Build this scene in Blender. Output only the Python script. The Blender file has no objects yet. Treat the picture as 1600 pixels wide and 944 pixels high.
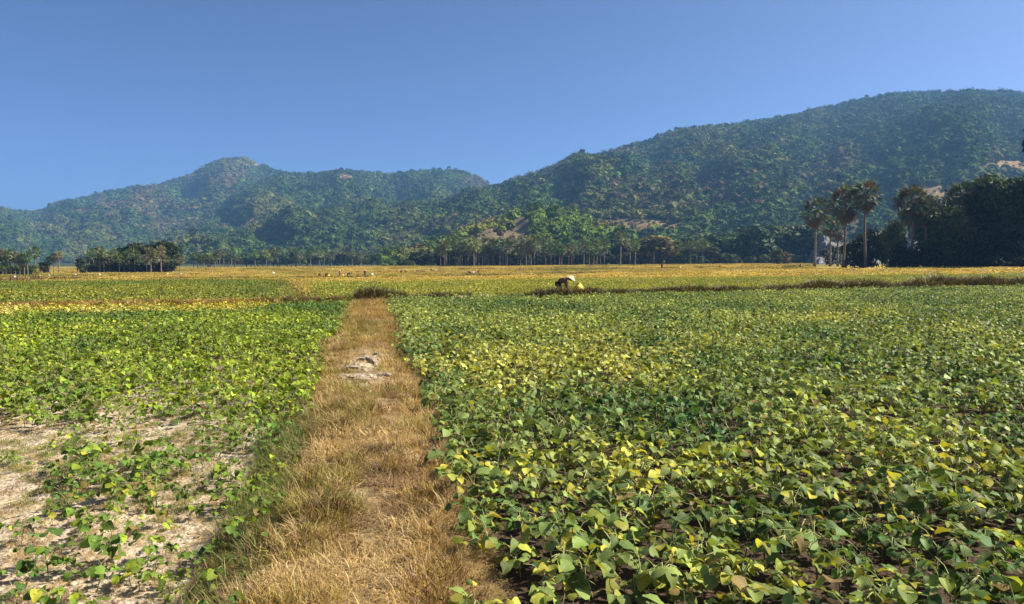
import bpy, bmesh, math, random
import numpy as np
from mathutils import Vector, Matrix, Euler, noise as mnoise

random.seed(11)
rng = np.random.default_rng(11)
scene = bpy.context.scene
COL = scene.collection
R = math.radians

# ------------------------------------------------------------------ camera, sky, sun, exposure
CAM_H = 1.75
F_PX = 1155.0                       # focal length in photograph pixels (1600 wide)
PITCH = math.atan((472 - 410) / F_PX)
cam_d = bpy.data.cameras.new('camera')
cam_d.sensor_width = 36.0
cam_d.lens = F_PX / 1600 * 36.0
cam_d.clip_start = 0.05
cam_d.clip_end = 30000
cam = bpy.data.objects.new('camera', cam_d)
cam.location = (0, 0, CAM_H)
cam.rotation_euler = (R(90) - PITCH, 0, 0)
COL.objects.link(cam)
scene.camera = cam

SUN_EL, SUN_AZ = R(42), R(84)       # azimuth clockwise from straight ahead (+Y) to the right (+X)
world = bpy.data.worlds.new('World')
scene.world = world
world.use_nodes = True
wn = world.node_tree
wn.nodes.clear()
wo = wn.nodes.new('ShaderNodeOutputWorld')
wb = wn.nodes.new('ShaderNodeBackground')
ws = wn.nodes.new('ShaderNodeTexSky')
ws.sky_type = 'NISHITA'
ws.sun_disc = False
ws.sun_elevation = SUN_EL
ws.sun_rotation = SUN_AZ
ws.altitude = 0
ws.air_density = 0.4
ws.dust_density = 1.5
ws.ozone_density = 7.5
wb.inputs['Strength'].default_value = 0.088
wn.links.new(ws.outputs[0], wb.inputs[0])
wn.links.new(wb.outputs[0], wo.inputs[0])

sun_d = bpy.data.lights.new('sun', 'SUN')
sun_d.energy = 5.0
sun_d.angle = R(0.53)
sun_d.color = (1.0, 0.93, 0.80)
sun = bpy.data.objects.new('sun', sun_d)
sdir = Vector((math.sin(SUN_AZ) * math.cos(SUN_EL), math.cos(SUN_AZ) * math.cos(SUN_EL), math.sin(SUN_EL)))
sun.rotation_euler = sdir.to_track_quat('Z', 'Y').to_euler()
COL.objects.link(sun)

scene.view_settings.view_transform = 'Standard'
scene.view_settings.look = 'None'
scene.view_settings.exposure = 1.1
scene.view_settings.gamma = 1.0
scene.cycles.max_bounces = 6
scene.cycles.diffuse_bounces = 2
scene.cycles.glossy_bounces = 2
scene.cycles.transmission_bounces = 3
scene.cycles.transparent_max_bounces = 8
scene.cycles.volume_bounces = 0
scene.cycles.use_denoising = True
scene.cycles.use_adaptive_sampling = True
scene.cycles.adaptive_threshold = 0.02

# ------------------------------------------------------------------ small helpers
def sstep(a, b, x):
    t = np.clip((np.asarray(x, float) - a) / (b - a), 0, 1)
    return t * t * (3 - 2 * t)

def vnoise(x, y, seed=0):
    """smooth 2-D value noise in -1..1 (vectorised)"""
    x = np.asarray(x, float); y = np.asarray(y, float)
    xi = np.floor(x).astype(np.int64); yi = np.floor(y).astype(np.int64)
    xf = x - xi; yf = y - yi
    u = xf * xf * (3 - 2 * xf); v = yf * yf * (3 - 2 * yf)
    def h(a, b):
        n = (a * 374761393 + b * 668265263 + seed * 974634217) & 0xffffffff
        n = ((n ^ (n >> 13)) * 1274126177) & 0xffffffff
        n = (n ^ (n >> 16)) & 0xffffffff
        return n / 2147483647.5 - 1
    return (h(xi, yi) * (1 - u) + h(xi + 1, yi) * u) * (1 - v) + (h(xi, yi + 1) * (1 - u) + h(xi + 1, yi + 1) * u) * v

def fbm(x, y, seed=0, oct=4):
    s = 0; a = 1; t = 0
    for k in range(oct):
        s = s + a * vnoise(np.asarray(x) * 2 ** k, np.asarray(y) * 2 ** k, seed + k * 17)
        t += a; a *= .5
    return s / t

def path_x(y):
    return -0.8 - 0.19 * (np.asarray(y, float) - 4.1) + 0.08 * np.sin((np.asarray(y, float) - 4.1) * 0.5) - 0.04

def half_w(y):
    return np.interp(y, [2.0, 3.7, 6, 10, 31], [.46, .49, .55, .70, .72])

# cross bund (earth bank across the fields): world points, left to right
BUND_R = np.array([[-6.0, 30.6], [-5.2, 31.6], [2.3, 33.7], [6.1, 35.5], [13.7, 39.6], [22.8, 43.9], [34.1, 49.3], [80.0, 70.0]])
BUND_L = np.array([[-60.0, 10.4], [-17.5, 25.3], [-11.8, 27.4], [-7.5, 29.0], [-6.0, 30.6]])

def seg_y(P, x):
    return np.interp(x, P[:, 0], P[:, 1])

def bund_y(x):
    x = np.asarray(x, float)
    return np.where(x < -6.0, seg_y(BUND_L, x), seg_y(BUND_R, x))

def ground_z(x, y, fine=False):
    x = np.asarray(x, float); y = np.asarray(y, float)
    far = sstep(40, 130, y)
    z = 0.008 * np.clip(x, -220, 220) * far * (1 - sstep(500, 1200, y))
    z = z - 1.15 * sstep(45, 150, y) * (1 - sstep(180, 330, y)) * (1 - sstep(0, 60, x))
    # the path is a low bank
    d = np.abs(x - path_x(y))
    z = z + 0.13 * (1 - sstep(0.35, 0.80, d)) * (1 - sstep(30, 32, y))
    by = bund_y(x)
    hb = np.where(x < -6.0, 0.14, 0.20)
    z = z + hb * (1 - sstep(0.25, 1.0, np.abs(y - by)))
    if fine:
        near = (1 - sstep(8, 22, y))
        z = z + near * (0.035 * fbm(x * 1.3, y * 1.3, 3, 3) + 0.028 * fbm(x * 6, y * 6, 5, 3))
        z = z + 0.05 * sstep(8, 22, y) * fbm(x * .5, y * .5, 9, 2)
    return z

CP, SP = math.cos(PITCH), math.sin(PITCH)
def ray(px, py):
    """direction through a photograph pixel, scaled so that its Y part is 1"""
    a = (px - 800) / F_PX; b = (472 - py) / F_PX
    dy = CP + b * SP
    return a / dy, (b * CP - SP) / dy

def at(px, py):
    """the ground point seen at a pixel"""
    dx, dz = ray(px, py)
    ys = np.geomspace(2.5, 900, 6000)
    f = CAM_H + dz * ys - ground_z(dx * ys, ys)
    k = int(np.argmax(f < 0)) if (f < 0).any() else 5999
    Y = ys[k]
    return dx * Y, Y, float(ground_z(dx * Y, Y))

def col_at(px, Y):
    dx, _ = ray(px, 410)
    return dx * Y, Y, float(ground_z(dx * Y, Y))

def project(x, y, z):
    zz = z - CAM_H
    depth = y * CP - zz * SP
    up = y * SP + zz * CP
    return 800 + F_PX * x / depth, 472 - F_PX * up / depth, depth

def new_mesh(name, verts, faces, mats=(), smooth=False):
    me = bpy.data.meshes.new(name)
    me.from_pydata([tuple(map(float, v)) for v in verts], [], [tuple(map(int, f)) for f in faces])
    for m in mats:
        me.materials.append(m)
    if smooth:
        me.polygons.foreach_set('use_smooth', [True] * len(me.polygons))
    me.update()
    return me

def link(name, data, parent=None, **props):
    o = bpy.data.objects.new(name, data)
    COL.objects.link(o)
    if parent is not None:
        o.parent = parent
    for k, v in props.items():
        o[k] = v
    return o

def thing(name, loc, label, category, group=None, rz=0.0, s=1.0, data=None):
    o = link(name, data)
    o.location = loc; o.rotation_euler = (0, 0, rz); o.scale = (s, s, s)
    o['label'] = label; o['category'] = category
    if group:
        o['group'] = group
    return o

class MB:
    """collects vertices and faces"""
    def __init__(self):
        self.v = []; self.f = []; self.a = []
    def add(self, vs, fs, a=0.0):
        n = len(self.v)
        self.v.extend(vs)
        self.f.extend([tuple(i + n for i in f) for f in fs])
        self.a.extend([a] * len(fs))
    def tube(self, pts, radii, n=6, a=0.0, cap=True):
        vs = []; fs = []
        pts = [Vector(p) for p in pts]
        for i, p in enumerate(pts):
            d = (pts[min(i + 1, len(pts) - 1)] - pts[max(i - 1, 0)])
            d = d.normalized() if d.length > 1e-9 else Vector((0, 0, 1))
            s = d.orthogonal().normalized()
            if i and s.dot(ps) < 0: s = -s
            if i:
                s = (ps - d * ps.dot(d)).normalized()
            ps = s
            t = d.cross(s)
            for k in range(n):
                th = 2 * math.pi * k / n
                vs.append(p + (s * math.cos(th) + t * math.sin(th)) * radii[i])
        for i in range(len(pts) - 1):
            for k in range(n):
                fs.append((i * n + k, i * n + (k + 1) % n, (i + 1) * n + (k + 1) % n, (i + 1) * n + k))
        if cap:
            fs.append(tuple(range(n - 1, -1, -1)))
            fs.append(tuple((len(pts) - 1) * n + k for k in range(n)))
        self.add(vs, fs, a)
    def mesh(self, name, mats=(), smooth=False, attr='lv'):
        me = new_mesh(name, self.v, self.f, mats, smooth)
        if attr:
            at_ = me.attributes.new(attr, 'FLOAT', 'FACE')
            at_.data.foreach_set('value', np.array(self.a, dtype=np.float32))
        return me

# ------------------------------------------------------------------ materials
def mat(name):
    m = bpy.data.materials.new(name)
    m.use_nodes = True
    nt = m.node_tree
    nt.nodes.clear()
    out = nt.nodes.new('ShaderNodeOutputMaterial')
    return m, nt, out

def node(nt, kind, ins=None, **kw):
    n = nt.nodes.new(kind)
    for k, v in kw.items():
        setattr(n, k, v)
    for k, v in (ins or {}).items():
        if isinstance(v, bpy.types.NodeSocket):
            nt.links.new(v, n.inputs[k])
        else:
            n.inputs[k].default_value = v
    return n

def rgb(c):
    return (c[0], c[1], c[2], 1.0)

def ramp(nt, fac, stops, interp='LINEAR'):
    n = nt.nodes.new('ShaderNodeValToRGB')
    n.color_ramp.interpolation = interp
    el = n.color_ramp.elements
    while len(el) < len(stops):
        el.new(0.5)
    for e, (p, c) in zip(el, stops):
        e.position = p
        e.color = rgb(c) if not isinstance(c, (int, float)) else (c, c, c, 1)
    nt.links.new(fac, n.inputs[0])
    return n.outputs[0]

def math_(nt, op, a, b=0.0, c=None):
    n = nt.nodes.new('ShaderNodeMath'); n.operation = op
    for i, v in enumerate((a, b) if c is None else (a, b, c)):
        if isinstance(v, bpy.types.NodeSocket): nt.links.new(v, n.inputs[i])
        else: n.inputs[i].default_value = v
    return n.outputs[0]

def mixc(nt, fac, a, b, blend='MIX'):
    n = nt.nodes.new('ShaderNodeMix'); n.data_type = 'RGBA'; n.blend_type = blend
    for i, v in ((0, fac), (6, a), (7, b)):
        if isinstance(v, bpy.types.NodeSocket): nt.links.new(v, n.inputs[i])
        elif i == 0: n.inputs[i].default_value = v
        else: n.inputs[i].default_value = rgb(v)
    return n.outputs[2]

def simple(name, c, rough=0.8, var=0.25, scale=6.0, bump=0.0):
    m, nt, out = mat(name)
    tc = node(nt, 'ShaderNodeTexCoord')
    nz = node(nt, 'ShaderNodeTexNoise', {'Vector': tc.outputs['Object'], 'Scale': scale, 'Detail': 6.0})
    col = ramp(nt, nz.outputs[0], [(0.3, [x * (1 - var) for x in c]), (0.7, [min(1, x * (1 + var)) for x in c])])
    b = node(nt, 'ShaderNodeBsdfPrincipled', {'Base Color': col, 'Roughness': rough})
    b.inputs['Specular IOR Level'].default_value = 0.25
    if bump:
        bp = node(nt, 'ShaderNodeBump', {'Height': nz.outputs[0], 'Strength': bump, 'Distance': 0.05})
        nt.links.new(bp.outputs[0], b.inputs['Normal'])
    nt.links.new(b.outputs[0], out.inputs[0])
    return m

def leaf_mat(name, veins=False, transl=0.35, yellow=(0.50, 0.45, 0.05), brown=(0.24, 0.15, 0.05), ythr=0.86, spread=(0.62, 1.4), spec=0.16, rough=0.5, fixed=None, fine=0.0):
    """foliage: colour of the plant (attribute lc), each leaf its own tone; thin and translucent"""
    m, nt, out = mat(name)
    lv = node(nt, 'ShaderNodeAttribute', attribute_name='lv').outputs['Fac']
    rnd = node(nt, 'ShaderNodeObjectInfo').outputs['Random']
    v = math_(nt, 'FRACT', math_(nt, 'ADD', lv, rnd))
    if fixed is None:
        base = node(nt, 'ShaderNodeAttribute', attribute_name='lc', attribute_type='INSTANCER').outputs['Color']
    else:
        base = node(nt, 'ShaderNodeRGB'); base.outputs[0].default_value = rgb(fixed); base = base.outputs[0]
    k = math_(nt, 'MULTIPLY_ADD', math_(nt, 'FRACT', math_(nt, 'MULTIPLY', v, 7.31)), spread[1] - spread[0], spread[0])
    sc = node(nt, 'ShaderNodeVectorMath', {0: base, 3: k}, operation='SCALE').outputs[0]
    yf = ramp(nt, v, [(ythr, 0.0), (ythr + 0.07, 0.75)])
    if fixed is None and name.startswith('bean'):
        rch = node(nt, 'ShaderNodeSeparateColor', {0: base}).outputs[0]
        yf = math_(nt, 'MULTIPLY', yf, ramp(nt, rch, [(0.09, 0.12), (0.20, 1.0)]))
    c = mixc(nt, yf, sc, yellow)
    bf = ramp(nt, v, [(0.02, 0.8), (0.03, 0.0)])
    c = mixc(nt, bf, c, brown)
    if fine:
        tc = node(nt, 'ShaderNodeNewGeometry')
        nz = node(nt, 'ShaderNodeTexNoise', {'Vector': tc.outputs['Position'], 'Scale': fine, 'Detail': 3.0})
        c = mixc(nt, 1.0, c, ramp(nt, nz.outputs[0], [(0.3, 0.6), (0.7, 1.4)]), 'MULTIPLY')
    bsdf = node(nt, 'ShaderNodeBsdfPrincipled', {'Base Color': c, 'Roughness': rough})
    bsdf.inputs['Specular IOR Level'].default_value = spec
    if veins:
        uv = node(nt, 'ShaderNodeUVMap', uv_map='UVMap').outputs[0]
        sx = node(nt, 'ShaderNodeSeparateXYZ', {0: uv})
        au = math_(nt, 'ABSOLUTE', math_(nt, 'SUBTRACT', sx.outputs[0], 0.5))
        w = math_(nt, 'FRACT', math_(nt, 'MULTIPLY', math_(nt, 'SUBTRACT', sx.outputs[1], math_(nt, 'MULTIPLY', au, 0.8)), 7.0))
        side = ramp(nt, w, [(0.0, 1.0), (0.13, 0.0), (0.9, 0.0), (1.0, 1.0)])
        mid = ramp(nt, au, [(0.012, 1.0), (0.03, 0.0)])
        vein = math_(nt, 'MAXIMUM', side, mid)
        c2 = mixc(nt, math_(nt, 'MULTIPLY', vein, 0.30), c, (0.34, 0.40, 0.12))
        nz = node(nt, 'ShaderNodeTexNoise', {'Vector': uv, 'Scale': 5.0, 'Detail': 4.0})
        c2 = mixc(nt, ramp(nt, nz.outputs[0], [(0.55, 0.0), (0.8, 0.45)]), c2, (0.36, 0.33, 0.05))
        nt.links.new(c2, bsdf.inputs['Base Color'])
        bp = node(nt, 'ShaderNodeBump', {'Height': vein, 'Strength': 0.5, 'Distance': -0.004})
        nt.links.new(bp.outputs[0], bsdf.inputs['Normal'])
        c = c2
    tl = node(nt, 'ShaderNodeBsdfTranslucent', {'Color': mixc(nt, 1.0, c, (1.25, 1.15, 0.5), 'MULTIPLY')})
    mx = node(nt, 'ShaderNodeMixShader', {0: transl, 1: bsdf.outputs[0], 2: tl.outputs[0]})
    nt.links.new(mx.outputs[0], out.inputs[0])
    return m

M_BEAN = leaf_mat('bean_leaf', veins=True, transl=.28, spread=(.5, 1.5))
M_BEANFAR = leaf_mat('bean_leaf_distant', transl=.28, spread=(.42, 1.75))
M_STEM = simple('bean_stem', (0.27, 0.30, 0.10), 0.7, 0.35, 20)
M_POD = simple('bean_pod', (0.36, 0.36, 0.13), 0.6, 0.35, 12)
M_GRASS = leaf_mat('grass_blade', transl=0.25, yellow=(0.50, 0.37, 0.15), brown=(0.15, 0.08, 0.035), ythr=0.8, spread=(0.55, 1.35), spec=0.25)
M_TREE = leaf_mat('tree_leaf', transl=0.22, yellow=(0.09, 0.09, 0.02), brown=(0.07, 0.05, 0.02), ythr=0.9, spread=(0.5, 1.5), spec=0.2, rough=0.6)
M_HILLTREE = leaf_mat('hill_tree_leaf', transl=0.0, yellow=(0.10, 0.10, 0.03), brown=(0.09, 0.07, 0.035), ythr=0.965, spread=(0.68, 1.32), spec=0.05, rough=0.9, fine=0.9)
M_PALM = leaf_mat('palm_leaf', transl=0.15, yellow=(0.13, 0.12, 0.05), brown=(0.10, 0.06, 0.025), ythr=0.9, spread=(0.6, 1.4), spec=0.25, rough=0.55)
M_DEADPALM = simple('dead_palm_leaf', (0.17, 0.11, 0.06), 0.8, 0.4, 3)
M_BARK = simple('grey_bark', (0.14, 0.115, 0.09), 0.9, 0.4, 3.0, 0.4)
M_PALMBARK = simple('palm_bark', (0.19, 0.15, 0.115), 0.9, 0.35, 2.0, 0.4)
M_ROCK = simple('pale_clay_rock', (0.35, 0.275, 0.185), 0.95, 0.3, 7.0, 0.9)
M_CLOD = simple('soil_clod', (0.46, 0.35, 0.23), 0.95, 0.25, 30.0, 0.6)
M_SKIN = simple('skin', (0.26, 0.14, 0.085), 0.6, 0.1)
M_HAT = simple('palm_leaf_hat', (0.52, 0.44, 0.30), 0.7, 0.1, 30)
M_BROWNCLOTH = simple('brown_cloth', (0.17, 0.085, 0.06), 0.9, 0.3, 14)
M_DARKCLOTH = simple('dark_cloth', (0.026, 0.023, 0.024), 0.9, 0.3, 14)
M_PINKCLOTH = simple('pink_cloth', (0.42, 0.22, 0.22), 0.9, 0.2, 14)
M_BLUECLOTH = simple('blue_cloth', (0.06, 0.07, 0.13), 0.9, 0.2, 14)
M_REDCLOTH = simple('red_cloth', (0.25, 0.05, 0.04), 0.9, 0.2, 14)
M_HAIR = simple('black_hair', (0.012, 0.011, 0.01), 0.5, 0.2, 20)
M_YELLOWSACK = simple('yellow_sack', (0.78, 0.52, 0.03), 0.45, 0.12, 10, 0.3)
M_PALESACK = simple('pale_sack', (0.75, 0.72, 0.62), 0.8, 0.1, 10, 0.3)
M_TIE = simple('red_tie', (0.45, 0.20, 0.03), 0.7)
M_WALL = simple('white_plaster', (0.78, 0.77, 0.73), 0.85, 0.06, 1)
M_ROOF = simple('grey_roof', (0.32, 0.30, 0.29), 0.8, 0.15, 1)
M_WIN = simple('window_glass', (0.03, 0.035, 0.045), 0.15, 0.1)
M_BIRD = simple('dark_feather', (0.03, 0.03, 0.03), 0.8, 0.2)
M_QUARRY = simple('quarry_stone', (0.15, 0.147, 0.135), 0.95, 0.6, 0.5, 0.9)
M_BARE = simple('bare_slope_soil', (0.16, 0.12, 0.055), 0.95, 0.3, 0.06, 0.6)

# ------------------------------------------------------------------ fields: which zone a point of the plain is in
Pq = lambda pts: np.array([at(*p)[:2] for p in pts])
L2 = np.array([[-400., 62.], [-60., 62.], [-22., 66.], [40., 72.], [120, 118], [400., 240.]])
BANKS = [[(0, 445), (150, 441), (300, 440), (440, 437)], [(330, 437), (500, 436), (640, 434), (760, 433), (900, 430), (930, 429)], [(560, 427), (760, 425)], [(700, 421), (1130, 419.5)], [(60, 434), (420, 429)]]
BANKS_W = [Pq(b) for b in BANKS]
Z_GREENTOP_L = Pq([(-200, 451), (0, 446), (300, 441), (440, 441), (480, 470)])
Z_GOLD_LO = Pq([(640, 444), (800, 441), (1200, 437), (1600, 434)])
Z_GOLD_HI = Pq([(640, 434), (800, 431), (1200, 424), (1600, 422)])

def zone_color(x, y):
    """colour and dryness of the crop beyond the cross bund: returns lc (N,3)"""
    x = np.asarray(x, float); y = np.asarray(y, float)
    px, py, _ = project(x, y, ground_z(x, y))
    n1 = fbm(x * .05, y * .03, 21, 3); n2 = fbm(x * .4, y * .25, 31, 3)
    green = np.array([0.085, 0.135, 0.018]); yg = np.array([0.31, 0.29, 0.04]); gold = np.array([0.47, 0.325, 0.085]); olive = np.array([0.20, 0.18, 0.035])
    w = np.clip(0.5 + 0.8 * n1 + .4 * n2, 0, 1)[:, None]
    lc = olive * (1 - w) + gold * w
    # left green field
    top = np.interp(px, [-200, 0, 300, 440, 481], [452, 447, 443, 443, 471])
    g = ((py > top) & (px < 481))
    w = np.clip(0.25 + .6 * n2 + .5 * n1, 0, 1)[:, None]
    lc = np.where(g[:, None], green * (1 - w) + yg * w * 0.8, lc)
    # right: yellow-green strip next to the bund, gold strip beyond
    lo = np.interp(px, [481, 640, 800, 1200, 1600], [447, 446, 442, 437, 431])
    hi = np.interp(px, [481, 640, 800, 1200, 1600], [436, 434, 432, 423, 421])
    r = (px >= 481)
    w = np.clip(0.68 + .6 * n2, 0, 1)[:, None]
    lc = np.where((r & (py > lo))[:, None], (green * 1.1) * (1 - w) + yg * w, lc)
    w = np.clip(0.75 + .5 * n2, 0, 1)[:, None]
    lc = np.where((r & (py <= lo) & (py > hi))[:, None], yg * (1 - w) + gold * w, lc)
    return lc, px, py

# ------------------------------------------------------------------ ground sheet
def build_ground():
    ys = np.concatenate([[-8, -4, -1, 1, 2.2], np.geomspace(2.8, 7000, 430)])
    us = np.linspace(-1, 1, 340)
    us = np.sign(us) * np.abs(us) ** 1.15
    Yg, U = np.meshgrid(ys, us, indexing='ij')
    X = U * (8 + 1.25 * np.maximum(Yg, 0))
    Z = ground_z(X, Yg, True)
    V = np.stack([X, Yg, Z], -1).reshape(-1, 3)
    n, m = Yg.shape
    i = np.arange(n - 1)[:, None] * m + np.arange(m - 1)[None, :]
    F = np.stack([i, i + 1, i + m + 1, i + m], -1).reshape(-1, 4)
    lc, px, py = zone_color(V[:, 0], np.maximum(V[:, 1], 4))
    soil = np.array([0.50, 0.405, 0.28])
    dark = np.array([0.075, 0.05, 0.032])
    # sandy bare soil on the near left, shade painted into the soil colour under the dense crop
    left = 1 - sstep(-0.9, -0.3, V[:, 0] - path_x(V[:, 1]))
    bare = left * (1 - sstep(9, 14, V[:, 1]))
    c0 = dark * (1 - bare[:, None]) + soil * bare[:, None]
    beyond = sstep(0.3, 1.2, V[:, 1] - bund_y(V[:, 0]))[:, None]
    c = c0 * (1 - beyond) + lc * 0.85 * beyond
    f = sstep(450, 700, V[:, 1])[:, None]
    c = c * (1 - f) + np.array([0.05, 0.06, 0.02]) * f
    m_, nt, out = mat('field_soil')
    ca = node(nt, 'ShaderNodeAttribute', attribute_name='soil').outputs['Color']
    g = node(nt, 'ShaderNodeNewGeometry').outputs['Position']
    n1 = node(nt, 'ShaderNodeTexNoise', {'Vector': g, 'Scale': 14.0, 'Detail': 8.0, 'Roughness': 0.65})
    n2 = node(nt, 'ShaderNodeTexVoronoi', {'Vector': g, 'Scale': 30.0})
    col = mixc(nt, 1.0, ca, ramp(nt, n1.outputs[0], [(0.3, 0.55), (0.7, 1.35)]), 'MULTIPLY')
    b = node(nt, 'ShaderNodeBsdfPrincipled', {'Base Color': col, 'Roughness': 0.95})
    b.inputs['Specular IOR Level'].default_value = 0.1
    h = math_(nt, 'ADD', n1.outputs[0], math_(nt, 'MULTIPLY', n2.outputs[0], 0.6))
    bp = node(nt, 'ShaderNodeBump', {'Height': h, 'Strength': 0.9, 'Distance': 0.03})
    nt.links.new(bp.outputs[0], b.inputs['Normal'])
    nt.links.new(b.outputs[0], out.inputs[0])
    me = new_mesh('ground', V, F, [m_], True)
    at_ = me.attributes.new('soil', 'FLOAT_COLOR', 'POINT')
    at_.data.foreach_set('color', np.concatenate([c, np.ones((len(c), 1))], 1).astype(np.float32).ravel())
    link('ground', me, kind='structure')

def build_path():
    ys = np.concatenate([np.arange(-4, 14, 0.08), np.arange(14, 31.2, 0.25)])
    us = np.linspace(-0.66, 0.66, 25)
    V = []; 
    for y in ys:
        for u in us:
            w = 1 + 0.12 * float(vnoise(y * .9, 3.3 if u > 0 else 7.7, 4))
            x = float(path_x(y)) + u * w
            e = 1 - abs(u) / 0.66
            V.append((x, y, float(ground_z(x, y, True)) + 0.006 * min(1, e * 4) - 0.004 * (e < .01) + 0.015 * float(fbm(x * 3, y * 3, 8, 3)) * min(1, e * 3)))
    n, m = len(ys), len(us)
    F = [(i * m + j, i * m + j + 1, (i + 1) * m + j + 1, (i + 1) * m + j) for i in range(n - 1) for j in range(m - 1)]
    m_, nt, out = mat('path_earth')
    g = node(nt, 'ShaderNodeNewGeometry').outputs['Position']
    mp = node(nt, 'ShaderNodeMapping', {'Vector': g, 'Scale': (1.0, 0.6, 1.0)})
    n1 = node(nt, 'ShaderNodeTexNoise', {'Vector': g, 'Scale': 2.2, 'Detail': 8.0, 'Roughness': 0.7})
    n2 = node(nt, 'ShaderNodeTexNoise', {'Vector': mp.outputs[0], 'Scale': 40.0, 'Detail': 6.0, 'Roughness': 0.7, 'Distortion': 1.5})
    c = ramp(nt, n1.outputs[0], [(0.3, (0.20, 0.125, 0.055)), (0.5, (0.38, 0.265, 0.13)), (0.7, (0.50, 0.38, 0.22))])
    sy = node(nt, 'ShaderNodeSeparateXYZ', {0: g}).outputs[1]
    stony = ramp(nt, math_(nt, 'MULTIPLY_ADD', n1.outputs[0], .12, math_(nt, 'DIVIDE', sy, 20.0)), [(.54, 0.0), (.60, 1.0), (.70, 1.0), (.77, 0.0)])
    c = mixc(nt, math_(nt, 'MULTIPLY', stony, ramp(nt, n2.outputs[0], [(.4, .25), (.6, .9)])), c, (0.45, 0.345, 0.22))
    c = mixc(nt, 1.0, c, ramp(nt, n2.outputs[0], [(0.3, 0.5), (0.7, 1.35)]), 'MULTIPLY')
    b = node(nt, 'ShaderNodeBsdfPrincipled', {'Base Color': c, 'Roughness': 0.95})
    b.inputs['Specular IOR Level'].default_value = 0.1
    bp = node(nt, 'ShaderNodeBump', {'Height': n2.outputs[0], 'Strength': 0.9, 'Distance': 0.03})
    nt.links.new(bp.outputs[0], b.inputs['Normal'])
    nt.links.new(b.outputs[0], out.inputs[0])
    link('path', new_mesh('path', V, F, [m_], True), kind='structure')

build_ground()
build_path()

# ------------------------------------------------------------------ scattering of what nobody could count
SOURCES = {}
def sources(key, meshes):
    c = bpy.data.collections.new(key)
    for i, me in enumerate(meshes):
        o = bpy.data.objects.new('%s_%03d' % (key, i), me)
        c.objects.link(o)
    SOURCES[key] = (c, len(meshes))
    return c

_groups = {}
def scatter_group(coll):
    if coll.name in _groups:
        return _groups[coll.name]
    ng = bpy.data.node_groups.new('scatter_' + coll.name, 'GeometryNodeTree')
    ng.interface.new_socket('Geometry', in_out='INPUT', socket_type='NodeSocketGeometry')
    ng.interface.new_socket('Geometry', in_out='OUTPUT', socket_type='NodeSocketGeometry')
    gi = ng.nodes.new('NodeGroupInput'); go = ng.nodes.new('NodeGroupOutput')
    ci = ng.nodes.new('GeometryNodeCollectionInfo')
    ci.inputs['Collection'].default_value = coll
    ci.inputs['Separate Children'].default_value = True
    ci.inputs['Reset Children'].default_value = True
    ip = ng.nodes.new('GeometryNodeInstanceOnPoints')
    ip.inputs['Pick Instance'].default_value = True
    def na(nm, t):
        n = ng.nodes.new('GeometryNodeInputNamedAttribute'); n.data_type = t
        n.inputs['Name'].default_value = nm
        return n.outputs['Attribute']
    e = ng.nodes.new('FunctionNodeEulerToRotation')
    L = ng.links.new
    L(gi.outputs[0], ip.inputs['Points'])
    L(ci.outputs[0], ip.inputs['Instance'])
    L(na('pick', 'INT'), ip.inputs['Instance Index'])
    L(na('turn', 'FLOAT_VECTOR'), e.inputs[0])
    L(e.outputs[0], ip.inputs['Rotation'])
    L(na('size', 'FLOAT_VECTOR'), ip.inputs['Scale'])
    L(ip.outputs[0], go.inputs[0])
    _groups[coll.name] = ng
    return ng

def scatter(name, key, P, lc, size, tilt=0.15, turn=None, label=None, pick=None):
    coll, n = SOURCES[key]
    P = np.asarray(P, float); N = len(P)
    me = bpy.data.meshes.new(name)
    me.vertices.add(N)
    me.vertices.foreach_set('co', P.astype(np.float32).ravel())
    if turn is None:
        turn = np.stack([rng.normal(0, tilt, N), rng.normal(0, tilt, N), rng.uniform(0, 6.283, N)], 1)
    size = np.asarray(size, float)
    if size.ndim == 0:
        size = np.full(N, float(size))
    if size.ndim == 1:
        size = np.repeat(size[:, None], 3, 1)
    a = me.attributes.new('pick', 'INT', 'POINT'); a.data.foreach_set('value', (rng.integers(0, n, N) if pick is None else pick).astype(np.int32))
    a = me.attributes.new('turn', 'FLOAT_VECTOR', 'POINT'); a.data.foreach_set('vector', turn.astype(np.float32).ravel())
    a = me.attributes.new('size', 'FLOAT_VECTOR', 'POINT'); a.data.foreach_set('vector', size.astype(np.float32).ravel())
    a = me.attributes.new('lc', 'FLOAT_VECTOR', 'POINT'); a.data.foreach_set('vector', np.broadcast_to(lc, (N, 3)).astype(np.float32).ravel())
    o = link(name, me, kind='stuff')
    if label:
        o['label'] = label
    md = o.modifiers.new('scatter', 'NODES')
    md.node_group = scatter_group(coll)
    return o

# ------------------------------------------------------------------ hills and their woods
def interp_pts(pts, x):
    p = np.array(pts, float)
    return np.interp(x, p[:, 0], p[:, 1])

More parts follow.
